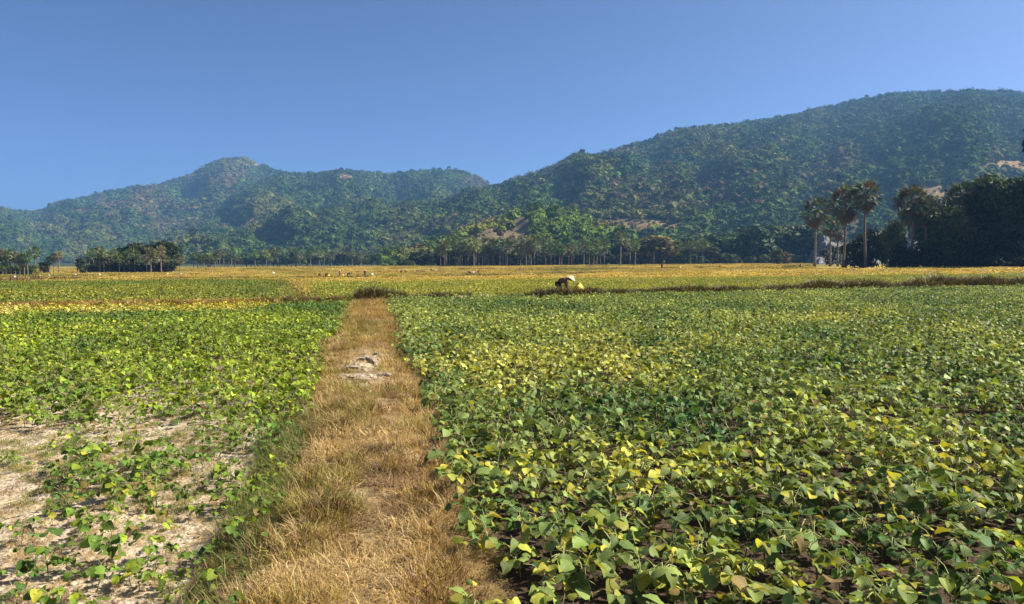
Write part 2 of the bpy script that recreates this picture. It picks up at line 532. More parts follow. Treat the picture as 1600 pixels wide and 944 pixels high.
HILLS = {}
def build_hill(name, sil, px0, px1, step, ridge, foot, rows, spur, seed, mtl, lower=4.0, power=1.1, back=0.35, foot_z=-2.0):
    cols = np.arange(px0, px1 + 1, step, float)
    py = interp_pts(sil, cols) + lower
    py = py + 1.2 * fbm(cols / 25., cols * 0, seed + 5, 3)
    rd = interp_pts(ridge, cols) if not np.isscalar(ridge) else np.full(len(cols), float(ridge))
    fd = interp_pts(foot, cols) if not np.isscalar(foot) else np.full(len(cols), float(foot))
    dx = (cols - 800) / F_PX
    dz = np.array([ray(c, p)[1] for c, p in zip(cols, py)])
    H = CAM_H + dz * rd
    t = np.concatenate([np.linspace(0, 1, rows), 1 + np.linspace(0.06, 0.6, 8)])
    T, C = np.meshgrid(t, np.arange(len(cols)), indexing='ij')
    D = fd[C] + (rd - fd)[C] * T
    tt = np.clip(T, 0, 1)
    prof = tt ** power
    bk = np.clip(T - 1, 0, 1)
    prof = prof - (1 - back) * (bk / 0.6) ** 1.3 * (T > 1)
    px = cols[C]
    g = fbm(px / spur + 0.6 * T, T * 1.6, seed, 4)
    r = 1 - 2 * np.abs(fbm(px / spur * .8 + .5 * T + 9, T * 1.3, seed + 3, 3))
    env = np.clip(tt * (1 - tt) * 4, 0, 1)
    Z = foot_z + (H[C] - foot_z) * prof + H.max() * env * (0.085 * g + 0.10 * r)
    D2 = D + (rd - fd)[C] * env * 0.08 * fbm(px / spur * 1.3, T * 2, seed + 7, 3)
    X = dx[C] * D2
    V = np.stack([X, D2, Z], -1)
    n, m = T.shape
    i = np.arange(n - 1)[:, None] * m + np.arange(m - 1)[None, :]
    F = np.stack([i, i + 1, i + m + 1, i + m], -1).reshape(-1, 4)
    me = new_mesh(name, V.reshape(-1, 3), F, [mtl], True)
    link(name, me, kind='structure')
    HILLS[name] = (V, rows)
    return V

def sample_hill(name, per_area, tmax=None):
    V, rows = HILLS[name]
    nr = rows + 1
    A = V[:nr - 1, :-1]; B = V[1:nr, :-1]; Cc = V[:nr - 1, 1:]
    Dd = V[1:nr, 1:]
    area = np.linalg.norm(np.cross(B - A, Cc - A), axis=-1)
    N = int(area.sum() / per_area)
    p = (area / area.sum()).ravel()
    k = rng.choice(len(p), N, p=p)
    r, c = np.divmod(k, area.shape[1])
    u = rng.random(N)[:, None]; v = rng.random(N)[:, None]
    P = (A[r, c] * (1 - u) + B[r, c] * u) * (1 - v) + (Cc[r, c] * (1 - u) + Dd[r, c] * u) * v
    return P, (r + u[:, 0]) / (rows - 1)

m_hill, nt, out = mat('hill_floor')
g = node(nt, 'ShaderNodeNewGeometry').outputs['Position']
n1 = node(nt, 'ShaderNodeTexNoise', {'Vector': g, 'Scale': 0.012, 'Detail': 8.0, 'Roughness': 0.65})
n2 = node(nt, 'ShaderNodeTexNoise', {'Vector': g, 'Scale': 0.15, 'Detail': 6.0, 'Roughness': 0.7})
c = ramp(nt, n1.outputs[0], [(0.35, (0.045, 0.055, 0.02)), (0.55, (0.10, 0.085, 0.04)), (0.7, (0.22, 0.15, 0.085))])
c = mixc(nt, 1.0, c, ramp(nt, n2.outputs[0], [(0.3, 0.5), (0.7, 1.4)]), 'MULTIPLY')
b = node(nt, 'ShaderNodeBsdfPrincipled', {'Base Color': c, 'Roughness': 1.0})
b.inputs['Specular IOR Level'].default_value = 0.0
nt.links.new(b.outputs[0], out.inputs[0])

build_hill('far_mountain', [(-700, 330), (-250, 318), (-100, 325), (0, 328), (20, 332), (65, 330), (100, 318), (130, 310), (180, 298), (240, 290), (280, 280), (310, 270), (330, 256), (355, 249), (378, 244), (395, 249), (412, 256), (440, 268), (480, 274), (530, 272), (600, 285), (700, 300), (900, 330)],
           -700, 900, 8, [(-700, 2500), (900, 2500)], [(-700, 1250), (0, 1250), (900, 1550)], 90, 90, 101, m_hill, lower=2.5)
build_hill('middle_hill', [(150, 408), (220, 392), (290, 352), (340, 325), (380, 300), (420, 278), (445, 270), (480, 272), (530, 267), (560, 268), (600, 272), (640, 268), (680, 265), (712, 266), (735, 270), (752, 278), (768, 291), (800, 315), (860, 360), (900, 400)],
           150, 900, 6, 1950, [(150, 1050), (500, 980), (900, 1200)], 80, 70, 202, m_hill, lower=3.0)
build_hill('forest_hill', [(240, 408), (330, 396), (400, 376), (480, 352), (530, 338), (580, 330), (640, 320), (700, 311), (745, 300), (768, 292), (800, 283), (830, 272), (880, 255), (950, 235), (1000, 220), (1060, 205), (1130, 196), (1200, 185), (1280, 168), (1340, 155), (1400, 145), (1450, 143), (1500, 146), (1560, 143), (1600, 146), (1700, 150), (1900, 165), (2300, 230)],
           240, 2300, 7, [(240, 1150), (700, 1400), (1200, 1450), (2300, 1400)], [(240, 900), (600, 760), (850, 560), (1100, 500), (2300, 420)], 120, 120, 303, m_hill, lower=5.0, power=1.05)
build_hill('scrub_knoll', [(600, 409), (650, 396), (690, 378), (730, 362), (770, 346), (810, 334), (840, 328), (870, 327), (900, 334), (935, 350), (970, 368), (1020, 388), (1080, 408)],
           600, 1080, 5, 520, 400, 40, 60, 404, M_BARE, lower=4.0, power=0.9, foot_z=-1)

def blob_mesh(name, seed, m, rough=0.45, sub=2):
    bm = bmesh.new()
    bmesh.ops.create_icosphere(bm, subdivisions=sub, radius=1.0)
    for v in bm.verts:
        p = v.co.copy()
        f = 1 + rough * mnoise.noise(p * 1.7 + Vector((seed * 9.1, 0, 0))) + rough * .9 * mnoise.noise(p * 4.3 + Vector((0, seed * 7.7, 0)))
        v.co = p * f
        v.co.z = v.co.z * 0.85 + 0.55
    fs = [tuple(v.index for v in f.verts) for f in bm.faces]
    bm.verts.ensure_lookup_table()
    vs = [v.co.copy() for v in bm.verts]
    bm.free()
    return vs, fs

def hill_tree_mesh(seed):
    b = MB()
    rr = random.Random(seed)
    for k in range(rr.choice([1, 2, 3])):
        vs, fs = blob_mesh('b', seed + k * 3.1, None, 0.5, 2 if k == 0 else 1)
        s = 1.0 if k == 0 else rr.uniform(.45, .7)
        off = Vector((0, 0, 0)) if k == 0 else Vector((rr.uniform(-.9, .9), rr.uniform(-.9, .9), rr.uniform(-.2, .4)))
        b.add([v * s + off for v in vs], fs, rr.random() * .2)
    # loose sprays that break the outline
    for k in range(110):
        d = Vector((rr.gauss(0, 1), rr.gauss(0, 1), rr.gauss(0.4, 1))).normalized()
        p = Vector((d.x, d.y, d.z * .85 + .55)) * rr.uniform(.85, 1.35)
        s = rr.uniform(.12, .32)
        a1 = Vector((rr.gauss(0, 1), rr.gauss(0, 1), rr.gauss(0, 1))).normalized() * s
        a2 = Vector((rr.gauss(0, 1), rr.gauss(0, 1), rr.gauss(0, 1))).normalized() * s
        b.add([p - a1, p + a2, p + a1], [(0, 1, 2)], rr.random())
    return b.mesh('hill_tree_%d' % seed, [M_HILLTREE])

def hill_palm_mesh(seed):
    b = MB(); rr = random.Random(seed)
    b.tube([(0, 0, -.6), (0, 0, 1.2)], [.07, .05], 5)
    for k in range(26):
        a = rr.uniform(0, 6.28); e = rr.uniform(-.7, 1.3)
        d = Vector((math.cos(a) * math.cos(e), math.sin(a) * math.cos(e), math.sin(e)))
        s = d.orthogonal().normalized() * .22
        o = Vector((0, 0, 1.2))
        b.add([o + d * .25, o + d * .7 + s, o + d * .95, o + d * .7 - s], [(0, 1, 2, 3)], rr.random())
    return b.mesh('hill_palm_%d' % seed, [M_HILLTREE])

sources('hilltree', [hill_tree_mesh(s) for s in range(1, 9)] + [hill_palm_mesh(s) for s in range(3)])

GREEN_D = np.array([0.034, 0.062, 0.013]); GREEN_M = np.array([0.085, 0.135, 0.026]); OLIVE = np.array([0.15, 0.15, 0.035]); DRY = np.array([0.145, 0.115, 0.052])
def forest(name, hill, per_area, r, seed, label, dry=0.0):
    P, t = sample_hill(hill, per_area)
    px, py, d = project(P[:, 0], P[:, 1], P[:, 2])
    n1 = fbm(px / 70, py / 40, seed, 4); n2 = fbm(px / 18, py / 10, seed + 2, 3)
    keep = np.ones(len(P), bool)
    def patch(cx, cy, rx, ry, jag=0.5):
        q = ((px - cx) / rx) ** 2 + ((py - cy) / ry) ** 2
        return q + jag * n2 * 2 < 1
    w1 = np.clip(.5 + 1.1 * n2, 0, 1)[:, None]
    lc = GREEN_D * (1 - w1) + GREEN_M * w1
    w2 = np.clip((n1 - .02 + dry) * 3.2, 0, 1)[:, None] * np.clip(.6 + n2, 0, 1)[:, None]
    lc = lc * (1 - w2) + OLIVE * w2
    w3 = np.clip((fbm(px / 45, py / 22, seed + 8, 3) - .34 + dry) * 4, 0, 1)[:, None] * np.clip(.75 + n2, 0, 1)[:, None]
    lc = lc * (1 - w3) + DRY * w3
    if hill == 'forest_hill':
        keep &= ~patch(1000, 354, 62, 13, .35) & ~patch(1480, 300, 70, 10, .3) & ~patch(1590, 262, 60, 12, .3) & ~patch(1440, 335, 60, 14, .5)
        pl = patch(1040, 256, 62, 11)[:, None]
        lc = np.where(pl, np.array([0.045, 0.095, 0.03]), lc)
        br = patch(1080, 300, 130, 34, .7)[:, None]
        lc = np.where(br & (rng.random(len(P)) < .45)[:, None], DRY * .8, lc)
    if hill == 'far_mountain':
        keep &= ~patch(405, 258, 14, 4) & ~patch(130, 331, 16, 4)
        br = patch(330, 278, 60, 14, .8)[:, None] | patch(230, 320, 70, 16, .9)[:, None]
        lc = np.where(br & (rng.random(len(P)) < .6)[:, None], DRY * 1.1, lc)
    if hill == 'middle_hill':
        keep &= ~patch(455, 362, 9, 4, 0) & ~patch(540, 278, 14, 5)
        br = patch(400, 355, 60, 12, .8)[:, None]
        lc = np.where(br & (rng.random(len(P)) < .6)[:, None], DRY, lc)
    if hill == 'scrub_knoll':
        bare = ((px < 826) & (px > 690) & (py > 371 - (px - 730) * .41 + 4 * n2)) | (n2 < -.6)
        keep &= ~(bare & (rng.random(len(P)) < .96))
        lc = lc * np.array([1.7, 1.5, 1.2])
    # bare patches keep a thin cover of small dry bushes
    N = len(P)
    thin = ~keep & (rng.random(N) < (.10 if hill == 'scrub_knoll' else .30))
    lc = np.where(thin[:, None], np.array([.21, .15, .07]) * rng.uniform(.5, 1.3, (N, 1)), lc)
    pick = np.where(rng.random(N) < .82, rng.integers(0, 8, N), rng.integers(8, 11, N))
    sz = r * np.clip(np.exp(rng.normal(-.1, .33, N)), .45, 1.8)
    S = np.stack([sz, sz, sz * rng.uniform(.55, 1.15, N)], 1)
    S = np.where(thin[:, None], S * .45, S)
    k = keep | thin
    scatter(name, 'hilltree', P[k], lc[k], S[k], 0.08, label=label, pick=pick[k])

forest('forest', 'far_mountain', 72, 4.9, 40, 'hazy far-off wood covering the mountain on the left', .05)
forest('forest', 'middle_hill', 46, 4.2, 50, 'hazy green wood covering the middle hill', .05)
forest('forest', 'forest_hill', 27, 3.7, 60, 'dense green wood covering the long hill on the right')
forest('scrub', 'scrub_knoll', 14, 2.6, 70, 'scrub and small trees growing over the low knoll', .12)

# ------------------------------------------------------------------ bare ground among the hills, quarry, houses
def bare_slopes():
    for nm in ('forest_hill', 'far_mountain', 'middle_hill'):
        V, rows = HILLS[nm]
        P = V.reshape(-1, 3)
        px, py, _ = project(P[:, 0], P[:, 1], P[:, 2])
        def ell(cx, cy, rx, ry):
            return np.clip(1.6 - 1.2 * (((px - cx) / rx) ** 2 + ((py - cy) / ry) ** 2), 0, 1)
        if nm == 'forest_hill':
            w = np.maximum.reduce([ell(1000, 354, 62, 15), ell(1480, 300, 70, 12), ell(1590, 262, 62, 14), ell(1440, 335, 60, 16)])
        elif nm == 'far_mountain':
            w = np.maximum(ell(405, 258, 16, 5), ell(130, 331, 18, 5))
        else:
            w = ell(540, 278, 16, 6)
        me = bpy.data.objects[nm].data
        a = me.attributes.new('bare', 'FLOAT', 'POINT')
        a.data.foreach_set('value', w.astype(np.float32))
    nt = m_hill.node_tree
    bs = [n for n in nt.nodes if n.type == 'BSDF_PRINCIPLED'][0]
    old = bs.inputs[0].links[0].from_socket
    w = node(nt, 'ShaderNodeAttribute', attribute_name='bare').outputs['Fac']
    g = node(nt, 'ShaderNodeNewGeometry').outputs['Position']
    nz = node(nt, 'ShaderNodeTexNoise', {'Vector': g, 'Scale': 0.10, 'Detail': 8.0, 'Roughness': 0.7})
    c = ramp(nt, nz.outputs[0], [(0.35, (0.09, 0.065, 0.03)), (0.5, (0.22, 0.155, 0.075)), (0.7, (0.36, 0.27, 0.14))])
    nt.links.new(mixc(nt, w, old, c), bs.inputs[0])
bare_slopes()

def build_quarry():
    xs = np.linspace(0, 1, 70); ys = np.linspace(0, 1, 46)
    V = []
    for j in ys:
        for i in xs:
            px = 1255 + i * 215 + 14 * float(vnoise(j * 6, 1.5, 79))
            Y = 265 + j * 110
            x, _, z = col_at(px, Y)
            h = 14 * min(1, j * 1.6) * (1 + .5 * float(vnoise(i * 9, 3.5, 83))) * float(sstep(0, .2, i)) * float(sstep(0, .3, 1 - i)) * float(1 - sstep(.8, 1, j))
            h = h * (0.8 + .35 * float(fbm(i * 5, j * 3, 77, 3)))
            st = 3.1
            k = math.floor(h / st); f = h / st - k
            h = st * (k + float(sstep(.55, 1, f))) + 1.8 * float(fbm(i * 24, j * 18, 78, 3)) * min(1, h)
            V.append((x, Y, z + h - 0.3))
    m = len(xs)
    F = [(a * m + b, a * m + b + 1, (a + 1) * m + b + 1, (a + 1) * m + b) for a in range(len(ys) - 1) for b in range(m - 1)]
    link('quarry_terrain', new_mesh('quarry_terrain', V, F, [M_QUARRY]), kind='structure')
build_quarry()

def hill_point(name, px, py):
    V, rows = HILLS[name]
    P = V[:rows].reshape(-1, 3)
    qx, qy, _ = project(P[:, 0], P[:, 1], P[:, 2])
    return P[int(np.argmin((qx - px) ** 2 + (qy - py) ** 2))]

def box(mb, x0, x1, y0, y1, z0, z1, a=0.0):
    v = [(x0, y0, z0), (x1, y0, z0), (x1, y1, z0), (x0, y1, z0), (x0, y0, z1), (x1, y0, z1), (x1, y1, z1), (x0, y1, z1)]
    mb.add([Vector(q) for q in v], [(3, 2, 1, 0), (4, 5, 6, 7), (0, 1, 5, 4), (1, 2, 6, 5), (2, 3, 7, 6), (3, 0, 4, 7)], a)

def gable(mb, x0, x1, y0, y1, z, h, o=0.5):
    ym = (y0 + y1) / 2
    v = [(x0 - o, y0 - o, z), (x1 + o, y0 - o, z), (x1 + o, y1 + o, z), (x0 - o, y1 + o, z), (x0 - o, ym, z + h), (x1 + o, ym, z + h)]
    mb.add([Vector(q) for q in v], [(0, 1, 5, 4), (2, 3, 4, 5), (3, 0, 4), (1, 2, 5), (3, 2, 1, 0)])

def house(hill, px, py, label, blocks, rz=0.0):
    p = hill_point(hill, px, py)
    t = thing('house', (p[0], p[1] - 10, p[2] + 2.5), label, 'house', rz=rz)
    for (x0, x1, y0, y1, h, rh, nwin) in blocks:
        b = MB(); box(b, x0, x1, y0, y1, -6, h)
        w = link('wall', b.mesh('wall', [M_WALL]), t)
        r = MB(); gable(r, x0, x1, y0, y1, h + .003, rh)
        link('roof', r.mesh('roof', [M_ROOF]), t)
        for k in range(nwin):
            cx = x0 + (x1 - x0) * (k + .5) / nwin
            q = MB(); box(q, cx - .7, cx + .7, y0 - .06, y0 + .1, h * .35, h * .75)
            link('window', q.mesh('window', [M_WIN]), w)
house('middle_hill', 457, 361, 'small white house standing among trees low on the hazy middle hill', [(-11, 3, -4, 4, 5.5, 2.0, 4), (3.1, 11, -3, 4, 8.0, 2.2, 2)])
house('far_mountain', 381, 262, 'tiny white shrine just below the summit of the hazy mountain', [(-5, 5, -3, 3, 5, 2.5, 2)])

# ------------------------------------------------------------------ palms
def fan_leaf(seg, droop, rr, petiole=0.60, rad=0.44, split=0.42):
    """one fan leaf along +X with its stalk, folded segments, loose tips (unit size)"""
    b = MB()
    b.tube([(0, 0, 0), (petiole, 0, 0.02)], [0.014, 0.009], 3, 0.0, False)
    c = Vector((petiole, 0, 0.02))
    A = R(125)
    for k in range(seg):
        a = -A + 2 * A * (k + .5) / seg
        w = A / seg * 0.96
        r = rad * rr.uniform(.88, 1.05) * (1 - .15 * abs(a) / A)
        def pt(ang, rad_, dz):
            return c + Vector((math.cos(ang) * rad_, math.sin(ang) * rad_, dz))
        d = droop * (0.15 + 0.85 * abs(a) / A)
        i0 = pt(a - w, r * split, -.06 * droop - .04 * abs(a)); i1 = pt(a + w, r * split, -.06 * droop - .04 * abs(a))
        mi = pt(a, r * split * .98, .03 - .06 * droop - .04 * abs(a))
        tip = pt(a + rr.uniform(-.05, .05), r, -.28 * d - rr.uniform(0, .08))
        o = c
        b.add([o, i0, mi, i1, tip], [(0, 1, 2), (0, 2, 3), (1, 4, 2), (2, 4, 3)], rr.random())
    return b

def palm_dirs(n, rr):
    out = []
    for k in range(n):
        u = (k + .5) / n
        e = R(88) - R(150) * u ** .9          # from upright to hanging
        a = k * 2.39996 + rr.uniform(-.3, .3)
        out.append((a, e + rr.uniform(-.12, .12)))
    return out

def dir_matrix(a, e, roll=0.0):
    return Matrix.Rotation(a, 4, 'Z') @ Matrix.Rotation(-e, 4, 'Y') @ Matrix.Rotation(roll, 4, 'X')

def palm_crown(seed, n=34, seg=8, dead=8):
    b = MB(); rr = random.Random(seed)
    for a, e in palm_dirs(n, rr):
        f = fan_leaf(seg, 1.0, rr)
        M = dir_matrix(a, e, rr.uniform(-.5, .5)) @ Matrix.Scale(rr.uniform(.9, 1.1), 4)
        b.add([M @ v for v in f.v], f.f, rr.random())
        b.a[-len(f.f):] = [rr.random() * .9 + .06] * len(f.f)
    return b.mesh('palm_crown_%d' % seed, [M_PALM])

def palm_trunk(seed, h, r0, r1, n=7):
    b = MB(); rr = random.Random(seed)
    bx, by = rr.uniform(-.03, .03) * h, rr.uniform(-.03, .03) * h
    pts = []; rad = []
    for k in range(9):
        t = k / 8
        pts.append((bx * math.sin(t * 2.4), by * math.sin(t * 2.4), h * t - .25 * (k == 0)))
        rad.append((r0 * 1.35 if k == 0 else r0) * (1 - t) + r1 * t + .012 * (k % 2))
    b.tube(pts, rad, n)
    return b.mesh('palm_trunk_%d' % seed, [M_PALMBARK], True), Vector(pts[-1])

CROWNS = [palm_crown(s) for s in range(5)]
TRUNKS = [palm_trunk(s, 1.0, 0.024, 0.017) for s in range(5)]
LCP = [(0.07, 0.095, 0.028), (0.095, 0.115, 0.042), (0.15, 0.155, 0.075), (0.075, 0.10, 0.026)]

def palm(px, Y, top, label, group=None, crown=None, loc=None):
    """a far palm whose crown reaches the photograph row top"""
    x, y, z = col_at(px, Y) if loc is None else loc
    _, dz = ray(px, top)
    h = CAM_H + dz * y - z
    cr = crown or min(4.2, max(2.2, h * random.uniform(.27, .34)))
    th = max(1.5, h - cr * .80)
    t = thing('palm_tree', (x, y, z), label, 'palm tree', group, rz=random.uniform(0, 6.28))
    k = random.randrange(5)
    me, top_ = TRUNKS[k]
    o = link('trunk', me, t); o.scale = (th * .9 * random.uniform(.9, 1.2), th * .9, th)
    c = link('crown', CROWNS[random.randrange(5)], t)
    c.location = (top_.x * th, top_.y * th, th); c.scale = (cr, cr, cr)
    c.rotation_euler = (random.uniform(-.1, .1), random.uniform(-.1, .1), random.uniform(0, 6.28))
    lc = random.choice(LCP)
    c['lc'] = [v * random.uniform(1.0, 1.7) for v in lc]
    return t

# ------------------------------------------------------------------ broad-leaved trees
def tree_parts(seed, n=900, leaf=0.055, lobes=9, low=0.15, wide=0.42, thin=1.0):
    """trunk with limbs, and a crown of leaf sprays in lobes; unit height"""
    rr = random.Random(seed)
    L = []
    for k in range(lobes):
        a = k * 2.4 + rr.uniform(-.4, .4)
        z = low + .12 + (0.85 - low - .12) * ((k + .5) / lobes) ** .85
        rad = wide * .62 * math.sqrt(max(.05, 1 - ((z - .5) / .62) ** 2)) * rr.uniform(.5, 1.05)
        L.append((Vector((math.cos(a) * rad, math.sin(a) * rad, z)), rr.uniform(.14, .22) * (wide / .42)))
    L.append((Vector((0, 0, .82)), .16 * wide / .42))
    tb = MB()
    tb.tube([(0, 0, -.02), (.008, .004, low * .6), (0, .01, .45), (.01, 0, .75)], [.034, .024, .016, .006], 7)
    for c, r in L[:7]:
        s = Vector((0, .005, max(.1, c.z * .55)))
        tb.tube([s, (s + c) / 2 + Vector((0, 0, .02)), c], [.012, .008, .004], 5)
    cb = MB()
    for k in range(n):
        c, r = L[rr.randrange(len(L))]
        d = Vector((rr.gauss(0, 1), rr.gauss(0, 1), rr.gauss(0, 1))).normalized()
        q = rr.random() ** .4 * thin
        p = c + Vector((d.x, d.y, d.z * .8)) * r * q * rr.uniform(.9, 1.15)
        nrm = (d * 1.2 + Vector((rr.gauss(0, .6), rr.gauss(0, .6), rr.gauss(.4, .6)))).normalized()
        t1 = nrm.orthogonal().normalized(); t1 = Matrix.Rotation(rr.uniform(0, 6.28), 3, nrm) @ t1
        t2 = nrm.cross(t1)
        s = leaf * rr.uniform(.6, 1.3)
        v = rr.random()
        cb.add([p - t1 * s, p + t2 * s * .55 + nrm * s * .12, p + t1 * s, p - t2 * s * .55 + nrm * s * .12], [(0, 1, 2, 3)], v)
    return tb.mesh('tree_trunk_%d' % seed, [M_BARK], True), cb.mesh('tree_crown_%d' % seed, [M_TREE])

TREES = [tree_parts(s, 800, 0.06) for s in range(200, 206)]
BUSHES = [tree_parts(s, 600, 0.075, 8, -.05, .62) for s in range(220, 224)]
BIGTREES = [tree_parts(s, 5200, 0.026, 12, .06, .5) for s in range(240, 244)]
TALLTREE = tree_parts(260, 6500, 0.02, 9, .55, .34)
LCT = [(0.040, 0.068, 0.016), (0.060, 0.092, 0.020), (0.085, 0.105, 0.026), (0.048, 0.085, 0.024)]

def tree(kind, px, Y, top, label, group=None, lc=None, wide=1.0, loc=None, name='tree', cat='tree'):
    x, y, z = col_at(px, Y) if loc is None else loc
    _, dz = ray(px, top)
    h = (CAM_H + dz * y - z)
    t = thing(name, (x, y, z - .05), label, cat, group, rz=random.uniform(0, 6.28))
    tr, cr = random.choice(kind) if isinstance(kind, list) else kind
    s = h / 0.98
    for nm, me in (('trunk', tr), ('crown', cr)):
        o = link(nm, me, t); o.scale = (s * wide, s * wide, s)
        if nm == 'crown':
            o['lc'] = [v * random.uniform(.8, 1.2) for v in (lc or random.choice(LCT))]
    return t

ROW = {}
def nth(n):
    return '%d%s' % (n, 'th' if 10 < n % 100 < 14 else {1: 'st', 2: 'nd', 3: 'rd'}.get(n % 10, 'th'))

def number_row(label_start, fmt):
    obs = [o for o in COL.objects if o.parent is None and o.get('label', '').startswith(label_start)]
    obs.sort(key=lambda o: o.location.x / max(o.location.y, 1))
    for i, o in enumerate(obs):
        o['label'] = fmt % nth(i + 1)

def far_trees():
    rr = random.Random(5)
    # palms of the distant row in the middle (two depths) and the broad trees among them
    g1 = 'palms in the far row below the middle hill'
    l1 = 'small hazy sugar palm in the far tree row below the middle hill'
    x = 318
    while x < 675:
        palm(x + rr.uniform(-3, 3), rr.uniform(470, 540), rr.uniform(386, 400), l1, g1)
        x += rr.uniform(4.5, 9.5)
    g2 = 'palms in the row below the knoll'
    l2 = 'slim pale-trunked sugar palm in the row at the foot of the scrubby knoll'
    x = 690
    while x < 950:
        dense = 705 < x < 835
        palm(x + rr.uniform(-2, 2), rr.uniform(318, 350), rr.uniform(369, 384) if dense else rr.uniform(373, 390), l2, g2)
        x += rr.uniform(2.6, 5.4) if dense else rr.uniform(4, 9)
    g3 = 'palms in the row before the green trees'
    l3 = 'sugar palm standing before the dark green trees right of centre'
    for x in (984, 1008, 1021, 1040, 1056, 1063, 1078, 1088, 1098, 1110):
        palm(x, rr.uniform(325, 345), rr.uniform(372, 384), l3, g3)
    palm(969, 300, 361, 'tallest lone sugar palm rising in front of the centre tree row', crown=3.4)
    palm(992, 305, 373, 'second sugar palm just right of the tallest one in the centre row', crown=2.8)
    # broad trees
    gt = 'broad trees in the far row below the middle hill'
    lt = 'small hazy rounded tree between far palms below the middle hill'
    x = 325
    while x < 690:
        tree(TREES, x, rr.uniform(500, 570), rr.uniform(392, 402), lt, gt, wide=1.5)
        x += rr.uniform(6, 11)
    gt = 'dark trees behind the palm row at the knoll'
    lt = 'dark rounded tree behind palms at the foot of the knoll'
    x = 650
    while x < 960:
        tree(TREES + BUSHES, x, rr.uniform(345, 372), rr.uniform(385, 398), lt, gt, wide=1.4, lc=(0.022, 0.034, 0.010))
        x += rr.uniform(6, 11)
    gt = 'green trees of the wood edge right of centre'
    lt = 'tall green broad-leaved tree of the wood edge right of centre'
    x = 955
    while x < 1290:
        top = np.interp(x, [955, 1000, 1080, 1130, 1180, 1220, 1290], [378, 372, 372, 362, 352, 350, 352]) + rr.uniform(-4, 8)
        tree(TREES, x, rr.uniform(345, 380), top, lt, gt, wide=1.25)
        x += rr.uniform(7, 12)
    gt = 'bushes along the foot of the wood edge'
    lt = 'low dark bush at the foot of the wood edge right of centre'
    x = 960
    while x < 1290:
        tree(BUSHES, x, rr.uniform(332, 344), rr.uniform(394, 402), lt, gt, wide=1.2, name='bush', cat='bush')
        x += rr.uniform(9, 16)
    x = 690
    while x < 955:
        tree(BUSHES, x, rr.uniform(338, 352), rr.uniform(394, 403), 'low dark undergrowth bush between trunks', 'undergrowth below the palms at the knoll', lc=(0.025, 0.035, 0.012), wide=1.2, name='bush', cat='bush')
        x += rr.uniform(7, 13)
    tree(TREES, 1022, 335, 366, 'rounded yellow-green tree standing out in the dark centre tree row', lc=(0.13, 0.13, 0.025), wide=1.9)
    tree(TREES, 683, 400, 392, 'single fresh green conical tree left of the dense palm row', lc=(0.03, 0.10, 0.03), wide=.9)
    tree(TREES, 1114, 300, 384, 'dark round tree alone on the field edge before the wood', lc=(0.02, 0.03, 0.01), wide=1.3)
    tree(BUSHES, 1216, 262, 389, 'small olive tree on the field left of the tall right palms', lc=(0.075, 0.085, 0.028), wide=.8)
    tree(BUSHES, 1228, 275, 393, 'smaller reddish sapling beside the small olive tree', lc=(0.11, 0.075, 0.035), wide=.6)

    # left clumps
    la = 'dark sugar palm in the dense clump at the left edge'
    for x in (-14, -4, 4, 10, 17, 24, 31, 38, 44):
        palm(x, 0, rr.uniform(388, 401), la, 'palms of the clump at the left edge', loc=at(x, 431), crown=1.95)
    palm(55, 0, 385, 'tallest palm of the left-edge group with a bushy hanging crown', loc=at(55, 429), crown=2.3)
    for x, tp, lb in ((77, 401, 'short palm leaning at the left of the small trio'), (84, 396, 'middle palm of the small trio right of the left-edge clump'), (92, 393, 'bushiest palm of the small trio right of the left-edge clump')):
        palm(x, 0, tp, lb, loc=at(x, 427.5), crown=1.8)
    for x in (-10, 2, 12, 22, 33, 47):
        tree(BUSHES, x, 0, rr.uniform(412, 418), 'low dark bush under the palms at the left edge', 'bushes under the left-edge palms', loc=at(x, 430), wide=1.5, name='bush', cat='bush')
    tree(BUSHES, 70, 0, 409, 'dark bush between the tallest left palm and the small trio', loc=at(70, 427.5), wide=1.0, name='bush', cat='bush')
    lb = 'sugar palm in the front of the dark left grove'
    for x in (139, 147, 156, 163, 171, 178, 186, 194, 201, 211, 220, 229, 236, 244, 252, 258, 281):
        palm(x, 0, rr.uniform(384, 400), lb, 'palms of the dark left grove', loc=at(x, 427 - rr.uniform(0, 1.2)), crown=2.0)
    for x, tp in ((150, 395), (165, 392), (180, 393), (197, 384), (208, 377), (224, 381), (240, 380), (252, 374), (264, 376), (190, 398), (215, 394), (236, 396), (258, 392), (268, 390)):
        tree(TREES, x, 0, tp, 'dark full tree within the left grove behind palms', 'trees of the dark left grove', loc=at(x, 425.6 - rr.uniform(0, .6)), lc=(0.03, 0.042, 0.012), wide=1.05)
    for x in range(140, 275, 9):
        tree(BUSHES, x, 0, rr.uniform(408, 414), 'dark undergrowth bush under the palms of the left grove', 'undergrowth of the left grove', loc=at(x, 426.4), lc=(0.02, 0.028, 0.01), wide=1.3, name='bush', cat='bush')
    tree(BUSHES, 128, 0, 402, 'small leaning tree alone at the left end of the grove', loc=at(128, 428), lc=(0.03, 0.05, 0.012), wide=.7)
    for x in (303, 309, 314, 322, 327, 335):
        palm(x, 0, rr.uniform(395, 400), 'sugar palm in the small cluster right of the dark grove', 'palms of the small cluster right of the grove', loc=at(x, 421.5), crown=2.0)
    palm(350, 0, 393, 'single reddish palm right of the small palm cluster', loc=at(350, 418), crown=2.0)
far_trees()

# ------------------------------------------------------------------ the near palms and dark trees at the right
FRONDS = []
for s in range(6):
    f = fan_leaf(13, 1.0, random.Random(900 + s))
    FRONDS.append(f.mesh('palm_frond_%d' % s, [M_PALM]))
DEADFRONDS = []
for s in range(3):
    f = fan_leaf(9, 2.2, random.Random(950 + s), rad=.42)
    DEADFRONDS.append(f.mesh('dead_frond_%d' % s, [M_DEADPALM]))

